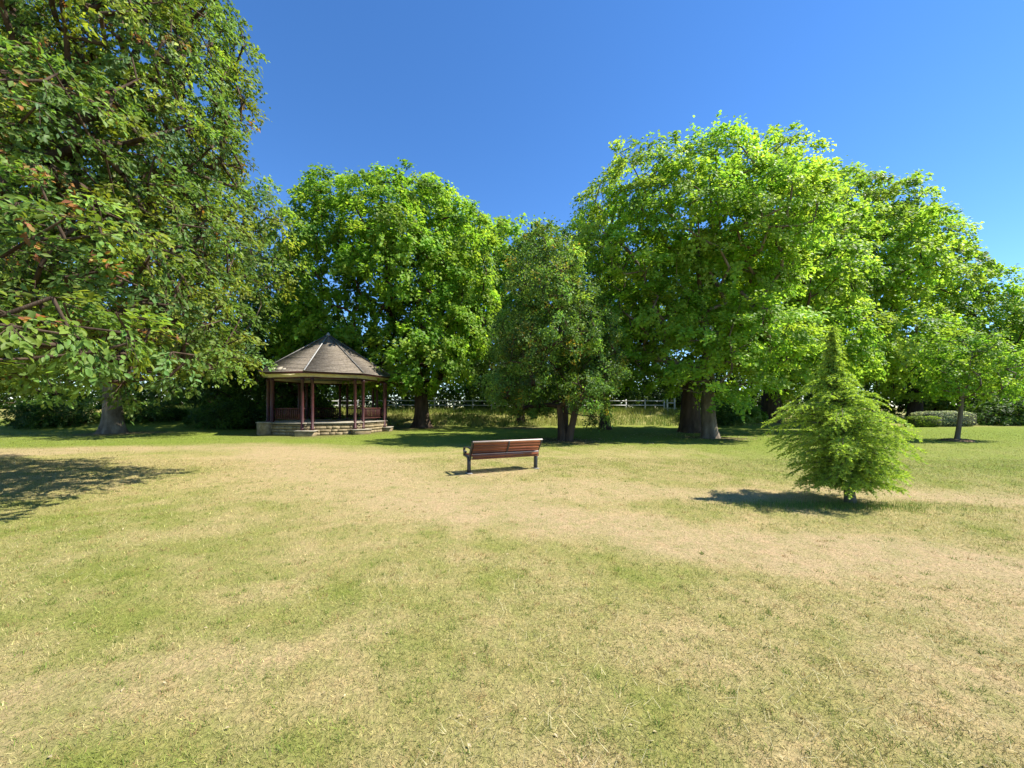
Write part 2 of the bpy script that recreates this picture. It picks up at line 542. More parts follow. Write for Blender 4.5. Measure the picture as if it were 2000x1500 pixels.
    mixv = np.clip(fbm(x / 2.5, y / 2.5, 77, 3) * 1.6 - 0.3 + rng.normal(0, 0.2, len(x)), 0, 1)
    C = np.array([0.12, 0.20, 0.03]) + (np.array([0.28, 0.29, 0.07]) - np.array([0.12, 0.20, 0.03])) * mixv[:, None]
    C = C * np.exp(rng.normal(0, 0.25, len(x)))[:, None]
    V, F, C = blades(P, rng.uniform(0.22, 0.62, len(x)), np.full(len(x), 0.035), 0.35, C, rng)
    g = link("meadow_grass", mesh_np("meadow_grass", V, [F], C), M["blade"])
    g["kind"] = "stuff"
    tag(g, "tall rough yellow-green grass on the bank below the white fence", "grass")
    # fallen leaves
    k = 260
    y = np.concatenate([(a + (math.sqrt(9.0) - a) * rng.random(k)) ** 2, rng.normal(18, 1.0, 500), rng.normal(21, 1.6, 500)])
    x = np.concatenate([rng.uniform(-1, 1, k) * (1.42 * y[:k] + 0.5), rng.normal(2.5, 1.6, 500), rng.normal(10.5, 2.2, 500)])
    P = np.stack([x, y, terrain(x, y) + 0.012], 1)
    big = np.where(np.arange(len(x)) < k, 0.022, 0.09)
    az = rng.uniform(0, 6.28, len(x))
    U = np.stack([np.cos(az), np.sin(az), rng.normal(0, 0.25, len(x))], 1)
    V, F, C = leaf_quads(P, U, nrm(np.array([0, 0, 1.0]) + rng.normal(0, 0.3, (len(x), 3))), big * rng.uniform(0.6, 1.4, len(x)), 0.5,
                         np.array([0.50, 0.40, 0.24]) * np.where(np.arange(len(x)) < k, rng.uniform(0.8, 1.3, len(x)), rng.uniform(0.3, 0.9, len(x)))[:, None])
    g = link("leaf_litter", mesh_np("leaf_litter", V, [F], C), M["blade"])
    g["kind"] = "stuff"
    tag(g, "small pale fallen leaves scattered over the lawn and under the trees", "leaves")


# ------------------------------------------------------------------ foliage
LEAF4 = np.array([[0, 0, 0], [0.48, 0.5, 0.10], [1.0, 0, -0.08], [0.48, -0.5, 0.10]])
TRI4 = np.array([[0, 1, 2], [0, 2, 3]])
LEAF8 = np.array([[0, 0, 0], [0.25, 0.36, 0.05], [0.62, 0.46, 0.07], [1.0, 0, -0.10], [0.62, -0.46, 0.07], [0.25, -0.36, 0.05], [0.5, 0, -0.02]])
LEAF6 = np.array([[0, 0, 0], [0.30, 0.42, 0.07], [0.70, 0.40, 0.06], [1.0, 0, -0.10], [0.70, -0.40, 0.06], [0.30, -0.42, 0.07]])
TRI6 = np.array([[0, 1, 2], [0, 2, 3], [0, 3, 4], [0, 4, 5]])
TRI8 = np.array([[0, 1, 6], [1, 2, 6], [2, 3, 6], [3, 4, 6], [4, 5, 6], [5, 0, 6]])


def leaf_quads(P, U, N, L, wl_, C, tmpl=LEAF4, tri=TRI4):
    N = nrm(N)
    U = nrm(U - N * np.sum(U * N, 1, keepdims=True))
    S = np.cross(N, U)
    n, k = len(P), len(tmpl)
    L = np.broadcast_to(L, (n,))
    V = (P[:, None, :] + (U[:, None, :] * tmpl[None, :, 0:1] + S[:, None, :] * tmpl[None, :, 1:2] * wl_ + N[:, None, :] * tmpl[None, :, 2:3]) * L[:, None, None])
    F = (tri[None] + (np.arange(n) * k)[:, None, None]).reshape(-1, 3)
    return V.reshape(-1, 3), F, np.repeat(C, len(tri), 0)


def tubes(P0, P1, R0, R1, k=6):
    P0, P1 = np.asarray(P0, float), np.asarray(P1, float)
    d = nrm(P1 - P0)
    h = np.where(np.abs(d[:, 2:3]) > 0.9, np.array([[1.0, 0, 0]]), np.array([[0, 0, 1.0]]))
    a = nrm(np.cross(d, h))
    b = np.cross(d, a)
    th = np.arange(k) / k * 2 * math.pi
    ring = a[:, None, :] * np.cos(th)[None, :, None] + b[:, None, :] * np.sin(th)[None, :, None]
    V = np.concatenate([P0[:, None] + ring * np.asarray(R0)[:, None, None], P1[:, None] + ring * np.asarray(R1)[:, None, None]], 1)
    j = np.arange(k)
    q = np.stack([j, (j + 1) % k, (j + 1) % k + k, j + k], 1)
    F = (q[None] + (np.arange(len(P0)) * 2 * k)[:, None, None]).reshape(-1, 4)
    return V.reshape(-1, 3), F


def grow(trunk, first, targets, step, rng, arch=0.10):
    pos = [np.array(p, float) for p in trunk]
    par = [-1] + list(range(len(trunk) - 1))
    ok = [i >= first for i in range(len(trunk))]
    arr = np.zeros((60000, 3))
    okk = np.zeros(60000, bool)
    arr[:len(pos)] = pos
    okk[:len(pos)] = ok
    n = len(pos)
    tips = []
    for t in targets:
        dv = t - arr[:n]
        d = np.linalg.norm(dv, axis=1)
        cost = d * (1 + 0.55 * np.maximum(0, -dv[:, 2] / np.maximum(d, 0.1))) + np.where(okk[:n], 0, 1e6)
        i = int(np.argmin(cost))
        m = max(1, int(round(d[i] / step)))
        p = arr[i].copy()
        ctrl = p + (t - p) * 0.5 + np.array([0, 0, arch * d[i]]) + rng.normal(0, 0.05 * d[i], 3)
        prev = i
        for s in range(1, m + 1):
            u = s / m
            q = (1 - u) ** 2 * p + 2 * u * (1 - u) * ctrl + u * u * t
            arr[n] = q
            okk[n] = True
            par.append(prev)
            prev = n
            n += 1
        tips.append(prev)
    return arr[:n].copy(), np.array(par), np.array(tips)


def trunk_mesh(pts, radii, k=18, flare=0.0, rng=None, ridge=0.05):
    pts, radii = np.asarray(pts, float), np.asarray(radii, float)
    ph = rng.uniform(0, 6.28, 4)
    V = []
    th = np.arange(k) / k * 2 * math.pi
    z0 = pts[0, 2]
    for p, r in zip(pts, radii):
        hz = max(0.0, p[2] - z0)
        fl = flare * math.exp(-hz / 0.45)
        but = 1 + fl * (0.65 + 0.5 * np.cos(5 * th + ph[0]) * 0.6 + 0.25 * np.cos(3 * th + ph[1]))
        rr = r * but * (1 + ridge * np.sin(7 * th + ph[2] + hz * 0.7) + ridge * 0.7 * np.sin(11 * th + ph[3] - hz))
        V.append(np.stack([p[0] + rr * np.cos(th), p[1] + rr * np.sin(th), np.full(k, p[2])], 1))
    V = np.concatenate(V)
    F = []
    for i in range(len(pts) - 1):
        for j in range(k):
            a, b = i * k + j, i * k + (j + 1) % k
            F.append((a, b, b + k, a + k))
    return V, np.array(F)


def sample_clumps(lobes, spacing, n_try, rng, gaps=(), shell=0.42, base_z=None, back=0.55, center=None):
    """clump centres in the outer part of a union of ellipsoids, thinned to a spacing; also the outward directions"""
    L = np.array(lobes, float)
    area = (L[:, 3] * L[:, 4] + L[:, 3] * L[:, 5] + L[:, 4] * L[:, 5])
    w = rng.choice(len(L), n_try, p=area / area.sum())
    dirs = nrm(rng.normal(0, 1, (n_try, 3)))
    r = 1 - shell * rng.random(n_try) ** 1.4
    P = L[w, :3] + dirs * L[w, 3:6] * r[:, None]
    O = nrm(dirs / L[w, 3:6])
    keep = np.ones(n_try, bool)
    for k in range(len(L)):
        q = np.linalg.norm((P - L[k, :3]) / L[k, 3:6], axis=1)
        keep &= ~((q < 0.58) & (w != k) & (rng.random(n_try) < 0.85))
    for (gx, gy, rx, ry, pr) in gaps:
        gd = L[:, 1].mean()                      # thin places inside the crown: ellipsoids with fewer boughs
        gc = at(gx, gy, gd)
        q = ((P[:, 0] - gc[0]) / (rx / FPX * gd)) ** 2 + ((P[:, 2] - gc[2]) / (ry / FPX * gd)) ** 2 + ((P[:, 1] - gc[1]) / 9.0) ** 2
        keep &= ~((q < 1.15) & (rng.random(n_try) < pr))
    c = L[:, :3].mean(0)
    behind = (O[:, 1] > 0.45)
    keep &= ~(behind & (rng.random(n_try) > back))
    if base_z is not None:
        keep &= P[:, 2] > base_z
    P, O = P[keep], O[keep]
    sel, cell = [], {}
    g = spacing
    for i, p in enumerate(P):
        key = tuple((p // g).astype(int))
        good = True
        for dx in (-1, 0, 1):
            for dy in (-1, 0, 1):
                for dz in (-1, 0, 1):
                    for j in cell.get((key[0] + dx, key[1] + dy, key[2] + dz), ()):
                        dd = p - P[j]
                        if dd[0] ** 2 + dd[1] ** 2 + (dd[2] * 1.35) ** 2 < g * g:
                            good = False
                            break
                    if not good:
                        break
                if not good:
                    break
            if not good:
                break
        if good:
            cell.setdefault(key, []).append(i)
            sel.append(i)
    return P[sel], O[sel]


def clump_leaves(Cn, O, Rc, per, L, wl_, rng, colour, twigs=7, upw=0.8, outw=0.45, droop=0.32, thick=0.16, tmpl=LEAF4, tri=TRI4, jit=0.42, cvar=0.16, lvar=0.15, hang=0.35, accent=None, accp=0.0, near=0.0, spread=0.08, twig_out=None):
    m = len(Cn)
    Rc = np.broadcast_to(Rc, (m,)) * rng.uniform(0.7, 1.25, m)
    nd = nrm(O * outw + np.array([0, 0, upw]) + rng.normal(0, 0.25, (m, 3)))
    t1 = O * np.array([1, 1, 0.2]) + rng.normal(0, 0.2, (m, 3))
    t1 = nrm(t1 - nd * np.sum(t1 * nd, 1, keepdims=True))
    t2 = np.cross(nd, t1)
    th = rng.normal(0, 1.25, (m, twigs))
    tl = rng.uniform(0.55, 1.1, (m, twigs))
    cnt = np.maximum(6, (per * (Rc / Rc.mean()) ** 1.6 * rng.uniform(0.7, 1.3, m)).astype(int))
    ci = np.repeat(np.arange(m), cnt)
    n = len(ci)
    ki = rng.integers(0, twigs, n)
    s = rng.random(n) ** 0.62
    tht, ln = th[ci, ki], tl[ci, ki] * Rc[ci]
    dr = t1[ci] * (np.cos(tht) * 1.2)[:, None] + t2[ci] * (np.sin(tht) * 0.95)[:, None]
    rr = ln * s
    upt = 1 - 1.3 * np.clip(O[:, 2], 0, 0.85)
    P = Cn[ci] + dr * rr[:, None] + nd[ci] * (-(droop * upt[ci]) * rr ** 2 / Rc[ci] + rng.normal(0, thick, n) * Rc[ci])[:, None] + rng.normal(0, spread, (n, 3)) * Rc[ci][:, None]
    U = nrm(dr + rng.normal(0, 0.6, (n, 3)) + np.array([0, 0, -1.0]) * (hang * upt[ci])[:, None])
    N = nrm(nd[ci] * 0.85 + O[ci] * 0.35 + rng.normal(0, jit, (n, 3)))
    if twig_out is not None:
        tc, ts = np.cos(th)[:, :, None], np.sin(th)[:, :, None]
        tdir = t1[:, None] * tc * 1.2 + t2[:, None] * ts * 0.95
        tlen = (tl * Rc[:, None])[:, :, None]
        for u0, u1, q0, q1 in ((0.0, 0.85, 0.008, 0.004),):
            e = [Cn[:, None] + tdir * tlen * u - nd[:, None] * (droop * upt[:, None, None] * (tlen * u) ** 2 / Rc[:, None, None]) for u in (u0, u1)]
            twig_out.append((e[0].reshape(-1, 3), e[1].reshape(-1, 3), q0, q1))
    base = np.array(colour) * np.array([2.05, 1.95, 1.7])
    if base.ndim == 1:
        base = base[None]
    cc = base[rng.integers(0, len(base), m)] * np.exp(rng.normal(0, cvar, m))[:, None]
    C = cc[ci] * np.exp(rng.normal(0, lvar, n))[:, None]
    warm = np.clip(rng.normal(0, 0.08, n), -0.25, 0.25)
    C = C * np.stack([1 + warm, np.ones(n), 1 - warm * 0.5], 1)
    if accent is not None:
        hot = rng.random(m) < accp
        k = hot[ci] & (rng.random(n) < 0.5) & (s > 0.5)
        acc = np.array(accent)
        C[k] = acc[rng.integers(0, len(acc), k.sum())] * rng.uniform(0.6, 1.3, k.sum())[:, None]
    Ls = L * rng.uniform(0.6, 1.25, n)
    if near > 0:                      # rounder outlines for the leaves that hang close by
        k = np.linalg.norm(P - np.array([0, 0, EYE]), axis=1) < near
        V1, F1, C1 = leaf_quads(P[k], U[k], N[k], Ls[k] * 1.05, wl_, C[k], LEAF6, TRI6)
        V2, F2, C2 = leaf_quads(P[~k], U[~k], N[~k], Ls[~k], wl_, C[~k], tmpl, tri)
        return np.vstack([V1, V2]), np.vstack([F1, F2 + len(V1)]), np.vstack([C1, C2])
    return leaf_quads(P, U, N, Ls, wl_, C, tmpl, tri)


def lobes_at(lst, d, dj=1.5, deep=0.9, seed=0):
    """lobes given as px, py, half width px, half height px (optional depth shift) at about depth d -> metres"""
    rng = np.random.default_rng(seed)
    out = []
    for q in lst:
        px, py, rx, ry = q[:4]
        dd = d + (q[4] if len(q) > 4 else rng.uniform(-dj, dj))
        c = at(px, py, dd)
        mx, mz = rx / FPX * dd, ry / FPX * dd
        out.append((c[0], c[1], c[2], mx, deep * (mx + mz) / 2, mz))
    return out


def tree(name, label, base, lobes, trunk_r, fork, leaf, bark, seed, spacing=1.2, n_try=5000, rc=1.0, per=150, L=0.17, wl_=0.85, colour=(0.09, 0.15, 0.02),
         gaps=(), lean=(0, 0), flare=0.8, shell=0.42, group=None, cat="tree", step=0.9, back=0.55, stems=None, arch=0.10, base_z=None, lead=0.5, k_tube=6, min_r=0.0, twigs_too=False, **kw):
    rng = np.random.default_rng(seed)
    base = np.array([base[0], base[1], float(terrain(base[0], base[1]))])
    Lb = np.array(lobes)
    cen = Lb[:, :3].mean(0)
    top = Lb[:, 2].max()
    Cn, O = sample_clumps(lobes, spacing, n_try, rng, gaps, shell, base_z, back)
    root = thing(name, label, cat, base, group=group)
    # trunk runs from the foot to the fork, then a leader bends towards the middle of the crown
    zs = np.concatenate([[-0.15, 0.0, 0.12, 0.3, 0.6], np.linspace(1.0, fork, max(3, int(fork / 0.5)))])
    tr = [np.array([base[0] + lean[0] * max(z, 0) + 0.04 * math.sin(z * 1.3 + seed), base[1] + lean[1] * max(z, 0), base[2] + z]) for z in zs]
    rad = [trunk_r * (1.12 - 0.22 * max(z, 0) / fork) for z in zs]
    V, F = trunk_mesh(np.array(tr) - base, rad, 20, flare, rng)
    link("trunk", mesh_np("trunk", V, [F], smooth_shade=True), bark, root)
    if stems:
        for (dx, dy, r_, tx, ty) in stems:
            pts = [np.array([dx + tx * max(z, 0), dy + ty * max(z, 0), z]) for z in zs]
            V, F = trunk_mesh(np.array(pts), [r_ * (1.12 - 0.2 * max(z, 0) / fork) for z in zs], 14, flare * 0.8, rng)
            link("trunk", mesh_np("trunk", V, [F], smooth_shade=True), bark, root)
    trunk_top = tr[-1]
    goal = np.array([cen[0], cen[1], trunk_top[2] + (top - trunk_top[2]) * lead])
    lead_pts = [trunk_top + (goal - trunk_top) * u + rng.normal(0, 0.12, 3) for u in np.linspace(0.2, 1, max(3, int(np.linalg.norm(goal - trunk_top) / 1.2)))]
    line = [trunk_top - np.array([0, 0, 0.3])] + [trunk_top] + lead_pts
    tg = [Lb[i, :3] - np.array([0, 0, 0.25 * Lb[i, 5]]) for i in np.argsort(np.linalg.norm(Lb[:, :3] - trunk_top, axis=1))]
    order = np.argsort(np.linalg.norm(Cn - trunk_top, axis=1))
    N, par, tips = grow(line, 0, tg + [Cn[i] for i in order], step, rng, arch)
    w = np.zeros(len(N))
    w[tips] += 1
    for i in range(len(N) - 1, 0, -1):
        w[par[i]] += w[i]
    w = np.maximum(w, 1)
    tip_r = 0.014
    e = math.log(trunk_r * 0.88 / tip_r) / math.log(max(w[0], 3))
    rr = tip_r * w ** e
    i1 = np.arange(1, len(N))
    i0 = par[1:]
    r1 = rr[i1]
    r0 = np.minimum(rr[i0], r1 * 1.35)
    m = r1 >= min_r
    V, F = tubes(N[i0][m] - base, N[i1][m] - base, r0[m], r1[m], k_tube)
    link("branches", mesh_np("branches", V, [F], smooth_shade=True), bark, root)
    tw = [] if twigs_too else None
    V, F, C = clump_leaves(Cn, O, rc, per, L, wl_, rng, colour, twig_out=tw, **kw)
    link("crown", mesh_np("crown", V - base, [F], C), leaf, root)
    if tw:
        p0, p1 = np.vstack([a[0] for a in tw]), np.vstack([a[1] for a in tw])
        q0, q1 = np.concatenate([np.full(len(a[0]), a[2]) for a in tw]), np.concatenate([np.full(len(a[0]), a[3]) for a in tw])
        V2, F2 = tubes(p0 - base, p1 - base, q0, q1, 3)
        link("twigs", mesh_np("twigs", V2, [F2]), bark, root)
    return root, len(F)


build_grass()
NT = {}


SYC = [(0.082, 0.152, 0.018), (0.096, 0.164, 0.020), (0.066, 0.132, 0.016), (0.112, 0.172, 0.024)]
MAP = [(0.106, 0.182, 0.024), (0.120, 0.192, 0.027), (0.088, 0.164, 0.022), (0.132, 0.196, 0.031)]
MAP2 = [(0.100, 0.168, 0.023), (0.113, 0.178, 0.025), (0.084, 0.152, 0.021), (0.122, 0.182, 0.029)]
HOL = [(0.050, 0.096, 0.022), (0.064, 0.114, 0.026), (0.088, 0.138, 0.032), (0.040, 0.078, 0.020)]
OAK = [(0.058, 0.102, 0.024), (0.074, 0.118, 0.024), (0.049, 0.091, 0.029), (0.095, 0.126, 0.022)]
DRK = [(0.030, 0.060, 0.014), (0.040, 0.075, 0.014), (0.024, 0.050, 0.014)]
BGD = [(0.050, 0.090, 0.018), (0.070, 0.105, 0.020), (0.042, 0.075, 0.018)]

# broad sycamore behind the bandstand
_, NT["syc"] = tree("sycamore_tree", "broad bright green sycamore with a thick dark trunk just behind the bandstand", (-6.9, 29.6),
     lobes_at([(690, 435, 95, 88), (800, 428, 105, 84), (625, 500, 70, 105), (885, 490, 75, 95), (760, 520, 120, 110), (680, 620, 110, 80), (865, 630, 90, 95),
               (800, 700, 120, 65), (605, 640, 55, 90), (735, 400, 60, 58), (905, 570, 60, 80), (700, 700, 90, 60, 2)], 29.0, 2.0, 1.0, 1),
     0.50, 3.6, M["leaf"], M["bark_dark"], 101, spacing=1.05, n_try=9000, rc=1.05, per=150, L=0.24, colour=SYC,
     gaps=[(690, 555, 60, 60, 0.66), (650, 600, 45, 35, 0.6), (725, 620, 45, 35, 0.6), (915, 555, 25, 22, 0.8), (640, 480, 25, 20, 0.8)], flare=0.9)

# pale-trunked maple, the tallest crown
_, NT["map1"] = tree("maple_tree", "tall yellow-green maple with a pale grey trunk, front one of the two close trunks", (10.25, 20.3),
     lobes_at([(1255, 340, 80, 46), (1385, 335, 110, 56), (1495, 332, 80, 56), (1575, 375, 60, 50), (1205, 385, 70, 45), (1190, 450, 60, 40), (1330, 420, 130, 75), (1470, 420, 110, 90), (1245, 500, 90, 60),
               (1400, 540, 140, 80), (1290, 610, 110, 60), (1430, 660, 130, 70), (1330, 700, 90, 50), (1240, 690, 55, 60), (1550, 400, 60, 80), (1400, 745, 80, 35, -2.0)], 20.6, 1.6, 1.0, 2),
     0.32, 3.4, M["leaf"], M["bark_grey"], 102, spacing=0.92, n_try=16000, rc=1.0, per=195, L=0.165, colour=MAP, upw=1.0, droop=0.28, thick=0.09, jit=0.38, hang=0.2,
     gaps=[(1235, 355, 45, 18, 0.9), (1365, 365, 30, 18, 0.9), (1180, 390, 25, 15, 0.8), (1340, 690, 18, 18, 0.9), (1360, 745, 20, 18, 0.9)], flare=0.8, lead=0.6)

# thick dark trunk beside it, crown filling behind and to the right
_, NT["map2"] = tree("maple_tree", "bushy green maple with a thick dark trunk, rear one of the two close trunks", (11.3, 24.6),
     lobes_at([(1560, 560, 100, 110), (1610, 440, 70, 80), (1585, 400, 60, 60), (1490, 640, 110, 80), (1210, 620, 60, 80), (1300, 560, 110, 90), (1600, 660, 90, 90), (1560, 720, 80, 50), (1480, 540, 110, 110)], 25.5, 1.5, 1.0, 3),
     0.52, 3.2, M["leaf"], M["bark_dark"], 103, spacing=1.05, n_try=8000, rc=1.0, per=140, L=0.21, colour=MAP2, upw=0.95, droop=0.4, thick=0.12, flare=0.9)

# two big trees at the right
_, NT["r1"] = tree("lime_tree", "large rounded green tree with a broad dark trunk behind the young conifer", (24.0, 36.0),
     lobes_at([(1645, 405, 80, 58), (1735, 405, 75, 55), (1640, 520, 80, 100), (1720, 510, 100, 90), (1630, 640, 90, 100), (1720, 660, 100, 80), (1805, 470, 60, 60), (1560, 690, 80, 70), (1845, 530, 55, 55)], 34.0, 2.5, 0.9, 4),
     0.75, 4.0, M["leaf"], M["bark_dark"], 104, spacing=1.25, n_try=8000, rc=1.25, per=140, L=0.27, colour=MAP2, upw=0.95, droop=0.38, thick=0.12,
     gaps=[(1740, 465, 30, 30, 0.8)], flare=0.8)
_, NT["r2"] = tree("lime_tree", "spreading yellow-green tree sloping down to the right, behind the clipped hedges", (43.0, 41.5),
     lobes_at([(1880, 570, 62, 62), (1830, 640, 90, 80), (1925, 625, 70, 70), (1780, 720, 90, 55), (1990, 660, 60, 65), (1890, 710, 90, 55), (1930, 560, 35, 36), (2040, 650, 70, 90)], 38.5, 2.0, 0.8, 5),
     0.55, 3.6, M["leaf"], M["bark_dark"], 105, spacing=1.2, n_try=7000, rc=1.15, per=135, L=0.26, colour=MAP2, upw=0.9, droop=0.35, thick=0.12, flare=0.8)

# evergreen holly in front of the middle: an egg of separate tufts
rh = np.random.default_rng(61)
HOLLY = []
for py, hw, cx, kk in ((490, 32, 1062, 4), (535, 66, 1064, 7), (585, 96, 1068, 9), (640, 112, 1076, 10), (695, 126, 1080, 11), (742, 134, 1083, 12), (776, 124, 1082, 9)):
    for k in range(kk):
        if rh.random() < 0.12:
            continue
        a = (k + rh.random()) / kk * 2 * math.pi
        rr = hw * rh.uniform(0.62, 0.85)
        c = at(cx, py + rh.normal(0, 12), 18.1) + np.array([math.cos(a), math.sin(a), 0]) * rr / FPX * 18.1
        q = rh.uniform(20, 42) / FPX * 18.1
        HOLLY.append((c[0], c[1], c[2], q, q, q * (1.2 if py < 740 else 0.7)))
_, NT["hol"] = tree("holly_tree", "dark glossy evergreen holly with several stems growing beyond the bench", (2.38, 18.1),
     HOLLY,
     0.15, 1.6, M["leaf_gloss"], M["bark_dark"], 106, spacing=0.52, n_try=9000, rc=0.54, per=115, L=0.12, wl_=0.6, colour=HOL, upw=0.45, outw=0.8, droop=0.2, thick=0.2,
     jit=0.75, cvar=0.3, stems=[(0.24, -0.10, 0.15, 0.22, -0.04), (0.10, 0.2, 0.12, 0.05, 0.12)], lean=(-0.13, 0), flare=0.7, step=0.6, accent=[(0.35, 0.25, 0.04), (0.22, 0.24, 0.05)], accp=0.15)

# big oak whose boughs hang over the left side of the lawn
_, NT["oak1"] = tree("oak_tree", "huge oak hanging over the near left, with large leathery leaves tinged orange", (-15.8, 9.2),
     [tuple(at(px, py, d)) + (rx, ry, rz) for px, py, d, rx, ry, rz in [
         (60, 650, 5.6, 1.3, 1.2, 0.55), (320, 610, 8.6, 1.5, 1.6, 1.3), (415, 670, 9.0, 0.7, 1.0, 0.8), (230, 690, 7.4, 1.4, 1.2, 0.6), (140, 500, 7.0, 1.8, 1.6, 1.2),
         (325, 470, 9.2, 1.7, 1.8, 1.4), (90, 290, 7.6, 1.9, 2.0, 1.6), (290, 270, 9.4, 1.9, 2.0, 1.7), (352, 150, 10.2, 1.2, 2.0, 1.9), (180, 80, 8.6, 2.2, 2.2, 1.5),
         (370, 20, 10.6, 1.1, 1.8, 1.3), (430, 420, 10.4, 0.8, 1.3, 1.1), (-180, 350, 8.5, 2.6, 2.4, 2.6), (-150, 620, 7.5, 2.0, 2.2, 1.4), (-120, 40, 9.5, 2.6, 2.6, 2.4), (150, -180, 11.0, 3.4, 3.0, 2.2), (-300, 500, 11, 3, 3, 3)]],
     0.62, 2.6, M["leaf_gloss"], M["bark_dark"], 107, spacing=0.52, n_try=16000, rc=0.56, per=84, L=0.120, wl_=0.52, colour=OAK, upw=0.6, outw=0.5, droop=0.35, thick=0.09,
     jit=0.6, near=9.6, twigs_too=True, spread=0.06, twigs=6, back=0.7, shell=0.6, accent=[(0.36, 0.17, 0.05), (0.34, 0.24, 0.07), (0.30, 0.12, 0.06)], accp=0.07, cvar=0.22,
     gaps=[(325, 360, 18, 40, 0.9), (25, 255, 30, 40, 0.85), (20, 330, 20, 20, 0.8)], step=0.45, arch=0.06, k_tube=8)

# oak whose trunk stands at the back of the lawn
_, NT["oak2"] = tree("oak_tree", "shady oak with a grey flared trunk, left of the bandstand", (-23.8, 23.2),
     lobes_at([(100, 520, 150, 130), (290, 500, 150, 130), (440, 560, 80, 110), (220, 640, 200, 80), (-80, 540, 160, 150), (240, 330, 170, 120), (470, 430, 75, 90), (500, 500, 60, 80), (380, 640, 110, 80),
               (60, 680, 120, 60), (520, 410, 35, 60)], 23.0, 2.0, 1.0, 8),
     0.42, 3.0, M["leaf"], M["bark_grey"], 108, spacing=1.05, n_try=8000, rc=1.0, per=62, L=0.25, wl_=0.6, colour=OAK, flare=1.0)

# dark evergreens and trees in the second row
_, NT["d1"] = tree("yew_tree", "very dark dense evergreen directly left of and behind the bandstand", (-18.0, 33.0),
     lobes_at([(545, 560, 65, 90), (520, 670, 85, 100), (600, 690, 80, 80), (440, 730, 90, 70), (560, 760, 90, 45)], 33.0, 1.5, 0.9, 9),
     0.45, 2.0, M["leaf"], M["bark_dark"], 109, spacing=1.1, n_try=5000, rc=1.1, per=85, L=0.31, wl_=0.6, colour=DRK, upw=0.5, outw=0.7)
_, NT["m1"] = tree("maple_tree", "tall green tree in the gap above the holly", (1.0, 41.0),
     lobes_at([(935, 490, 70, 75), (1010, 490, 75, 62), (1000, 580, 120, 110), (1085, 500, 55, 55), (930, 640, 80, 110), (1070, 680, 100, 90)], 41.0, 2.0, 0.8, 10),
     0.6, 3.5, M["leaf"], M["bark_dark"], 110, spacing=1.4, n_try=5000, rc=1.4, per=95, L=0.37, colour=SYC)
_, NT["m2"] = tree("bay_tree", "dark bluish green tree squeezed between the holly and the tall maple", (6.6, 27.5),
     lobes_at([(1155, 470, 42, 70), (1175, 570, 55, 90), (1150, 680, 55, 80), (1200, 690, 60, 80)], 27.5, 1.0, 1.0, 11),
     0.3, 2.4, M["leaf"], M["bark_dark"], 111, spacing=0.9, n_try=4000, rc=0.9, per=110, L=0.19, wl_=0.7, colour=[(0.018, 0.036, 0.012), (0.024, 0.046, 0.014)])
_, NT["m3"] = tree("thorn_tree", "small dark tree with a brown trunk, half hidden left of the holly", (0.75, 32.5),
     lobes_at([(1000, 700, 60, 70), (960, 720, 40, 50), (1050, 730, 50, 50)], 32.5, 1.0, 1.0, 12),
     0.26, 2.2, M["leaf"], M["bark_dark"], 112, spacing=1.0, n_try=2500, rc=0.9, per=110, L=0.20, wl_=0.7, colour=DRK)

# slim young tree on the right
_, NT["young"] = tree("young_tree", "slim young tree with a leaning pale stem in a mulch ring at far right", (20.75, 18.15),
     lobes_at([(1895, 690, 62, 42), (1850, 700, 42, 36), (1955, 715, 50, 40), (1900, 745, 75, 28), (1935, 680, 40, 30), (1985, 740, 30, 28)], 18.15, 0.4, 1.0, 13),
     0.078, 2.3, M["leaf"], M["bark_grey"], 113, spacing=0.5, n_try=2500, rc=0.48, per=70, L=0.13, wl_=0.7, colour=SYC, lean=(0.10, 0), flare=0.5, shell=0.8, step=0.4)


# ------------------------------------------------------------------ trees and thickets beyond the fence
def bg(k, name, label, x, y, r, h, seed, colour=BGD, low=0.4):
    z = float(terrain(x, y))
    rng = np.random.default_rng(seed)
    lb = [(x + rng.normal(0, r * 0.45), y + rng.normal(0, r * 0.3), z + h * f, r * rng.uniform(0.5, 0.8), r * 0.6, h * rng.uniform(0.20, 0.30)) for f in (0.22, 0.25, 0.4, 0.45, 0.6, 0.7, 0.78)]
    lb += [(x + k_ * r, y + rng.normal(0, 1.0), z + 1.6, r * 0.5, r * 0.4, 2.2) for k_ in (-0.8, 0.0, 0.8)]
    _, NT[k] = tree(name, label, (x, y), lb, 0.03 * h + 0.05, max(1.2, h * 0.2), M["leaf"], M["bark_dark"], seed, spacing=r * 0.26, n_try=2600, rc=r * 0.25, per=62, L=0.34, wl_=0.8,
         colour=colour, group="trees beyond the fence", base_z=z + low, step=1.5, back=0.3)


bg("b1", "field_tree", "low rounded tree beyond the lawn at the far left edge", -52, 46, 7, 11, 301)
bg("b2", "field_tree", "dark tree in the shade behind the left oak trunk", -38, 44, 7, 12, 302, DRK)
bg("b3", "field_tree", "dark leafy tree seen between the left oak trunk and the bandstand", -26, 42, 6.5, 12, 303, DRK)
bg("b4", "field_tree", "leafy tree seen through the open bandstand", -17, 50, 7, 9.5, 304)
bg("b5", "field_tree", "green tree beyond the fence right of the sycamore trunk", -6, 54, 7.5, 10, 305)
bg("b6", "field_tree", "leafy tree beyond the fence behind the holly", 5, 53, 7, 10, 306)
bg("b7", "field_tree", "pale green tree beyond the stile left of the two close maple trunks", 16, 55, 7.5, 9.5, 307)
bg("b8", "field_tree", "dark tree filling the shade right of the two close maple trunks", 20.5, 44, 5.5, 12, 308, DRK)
bg("b9", "field_tree", "dark tree behind the broad trunk beside the glossy shrub", 30.5, 46, 6, 13, 309, DRK)
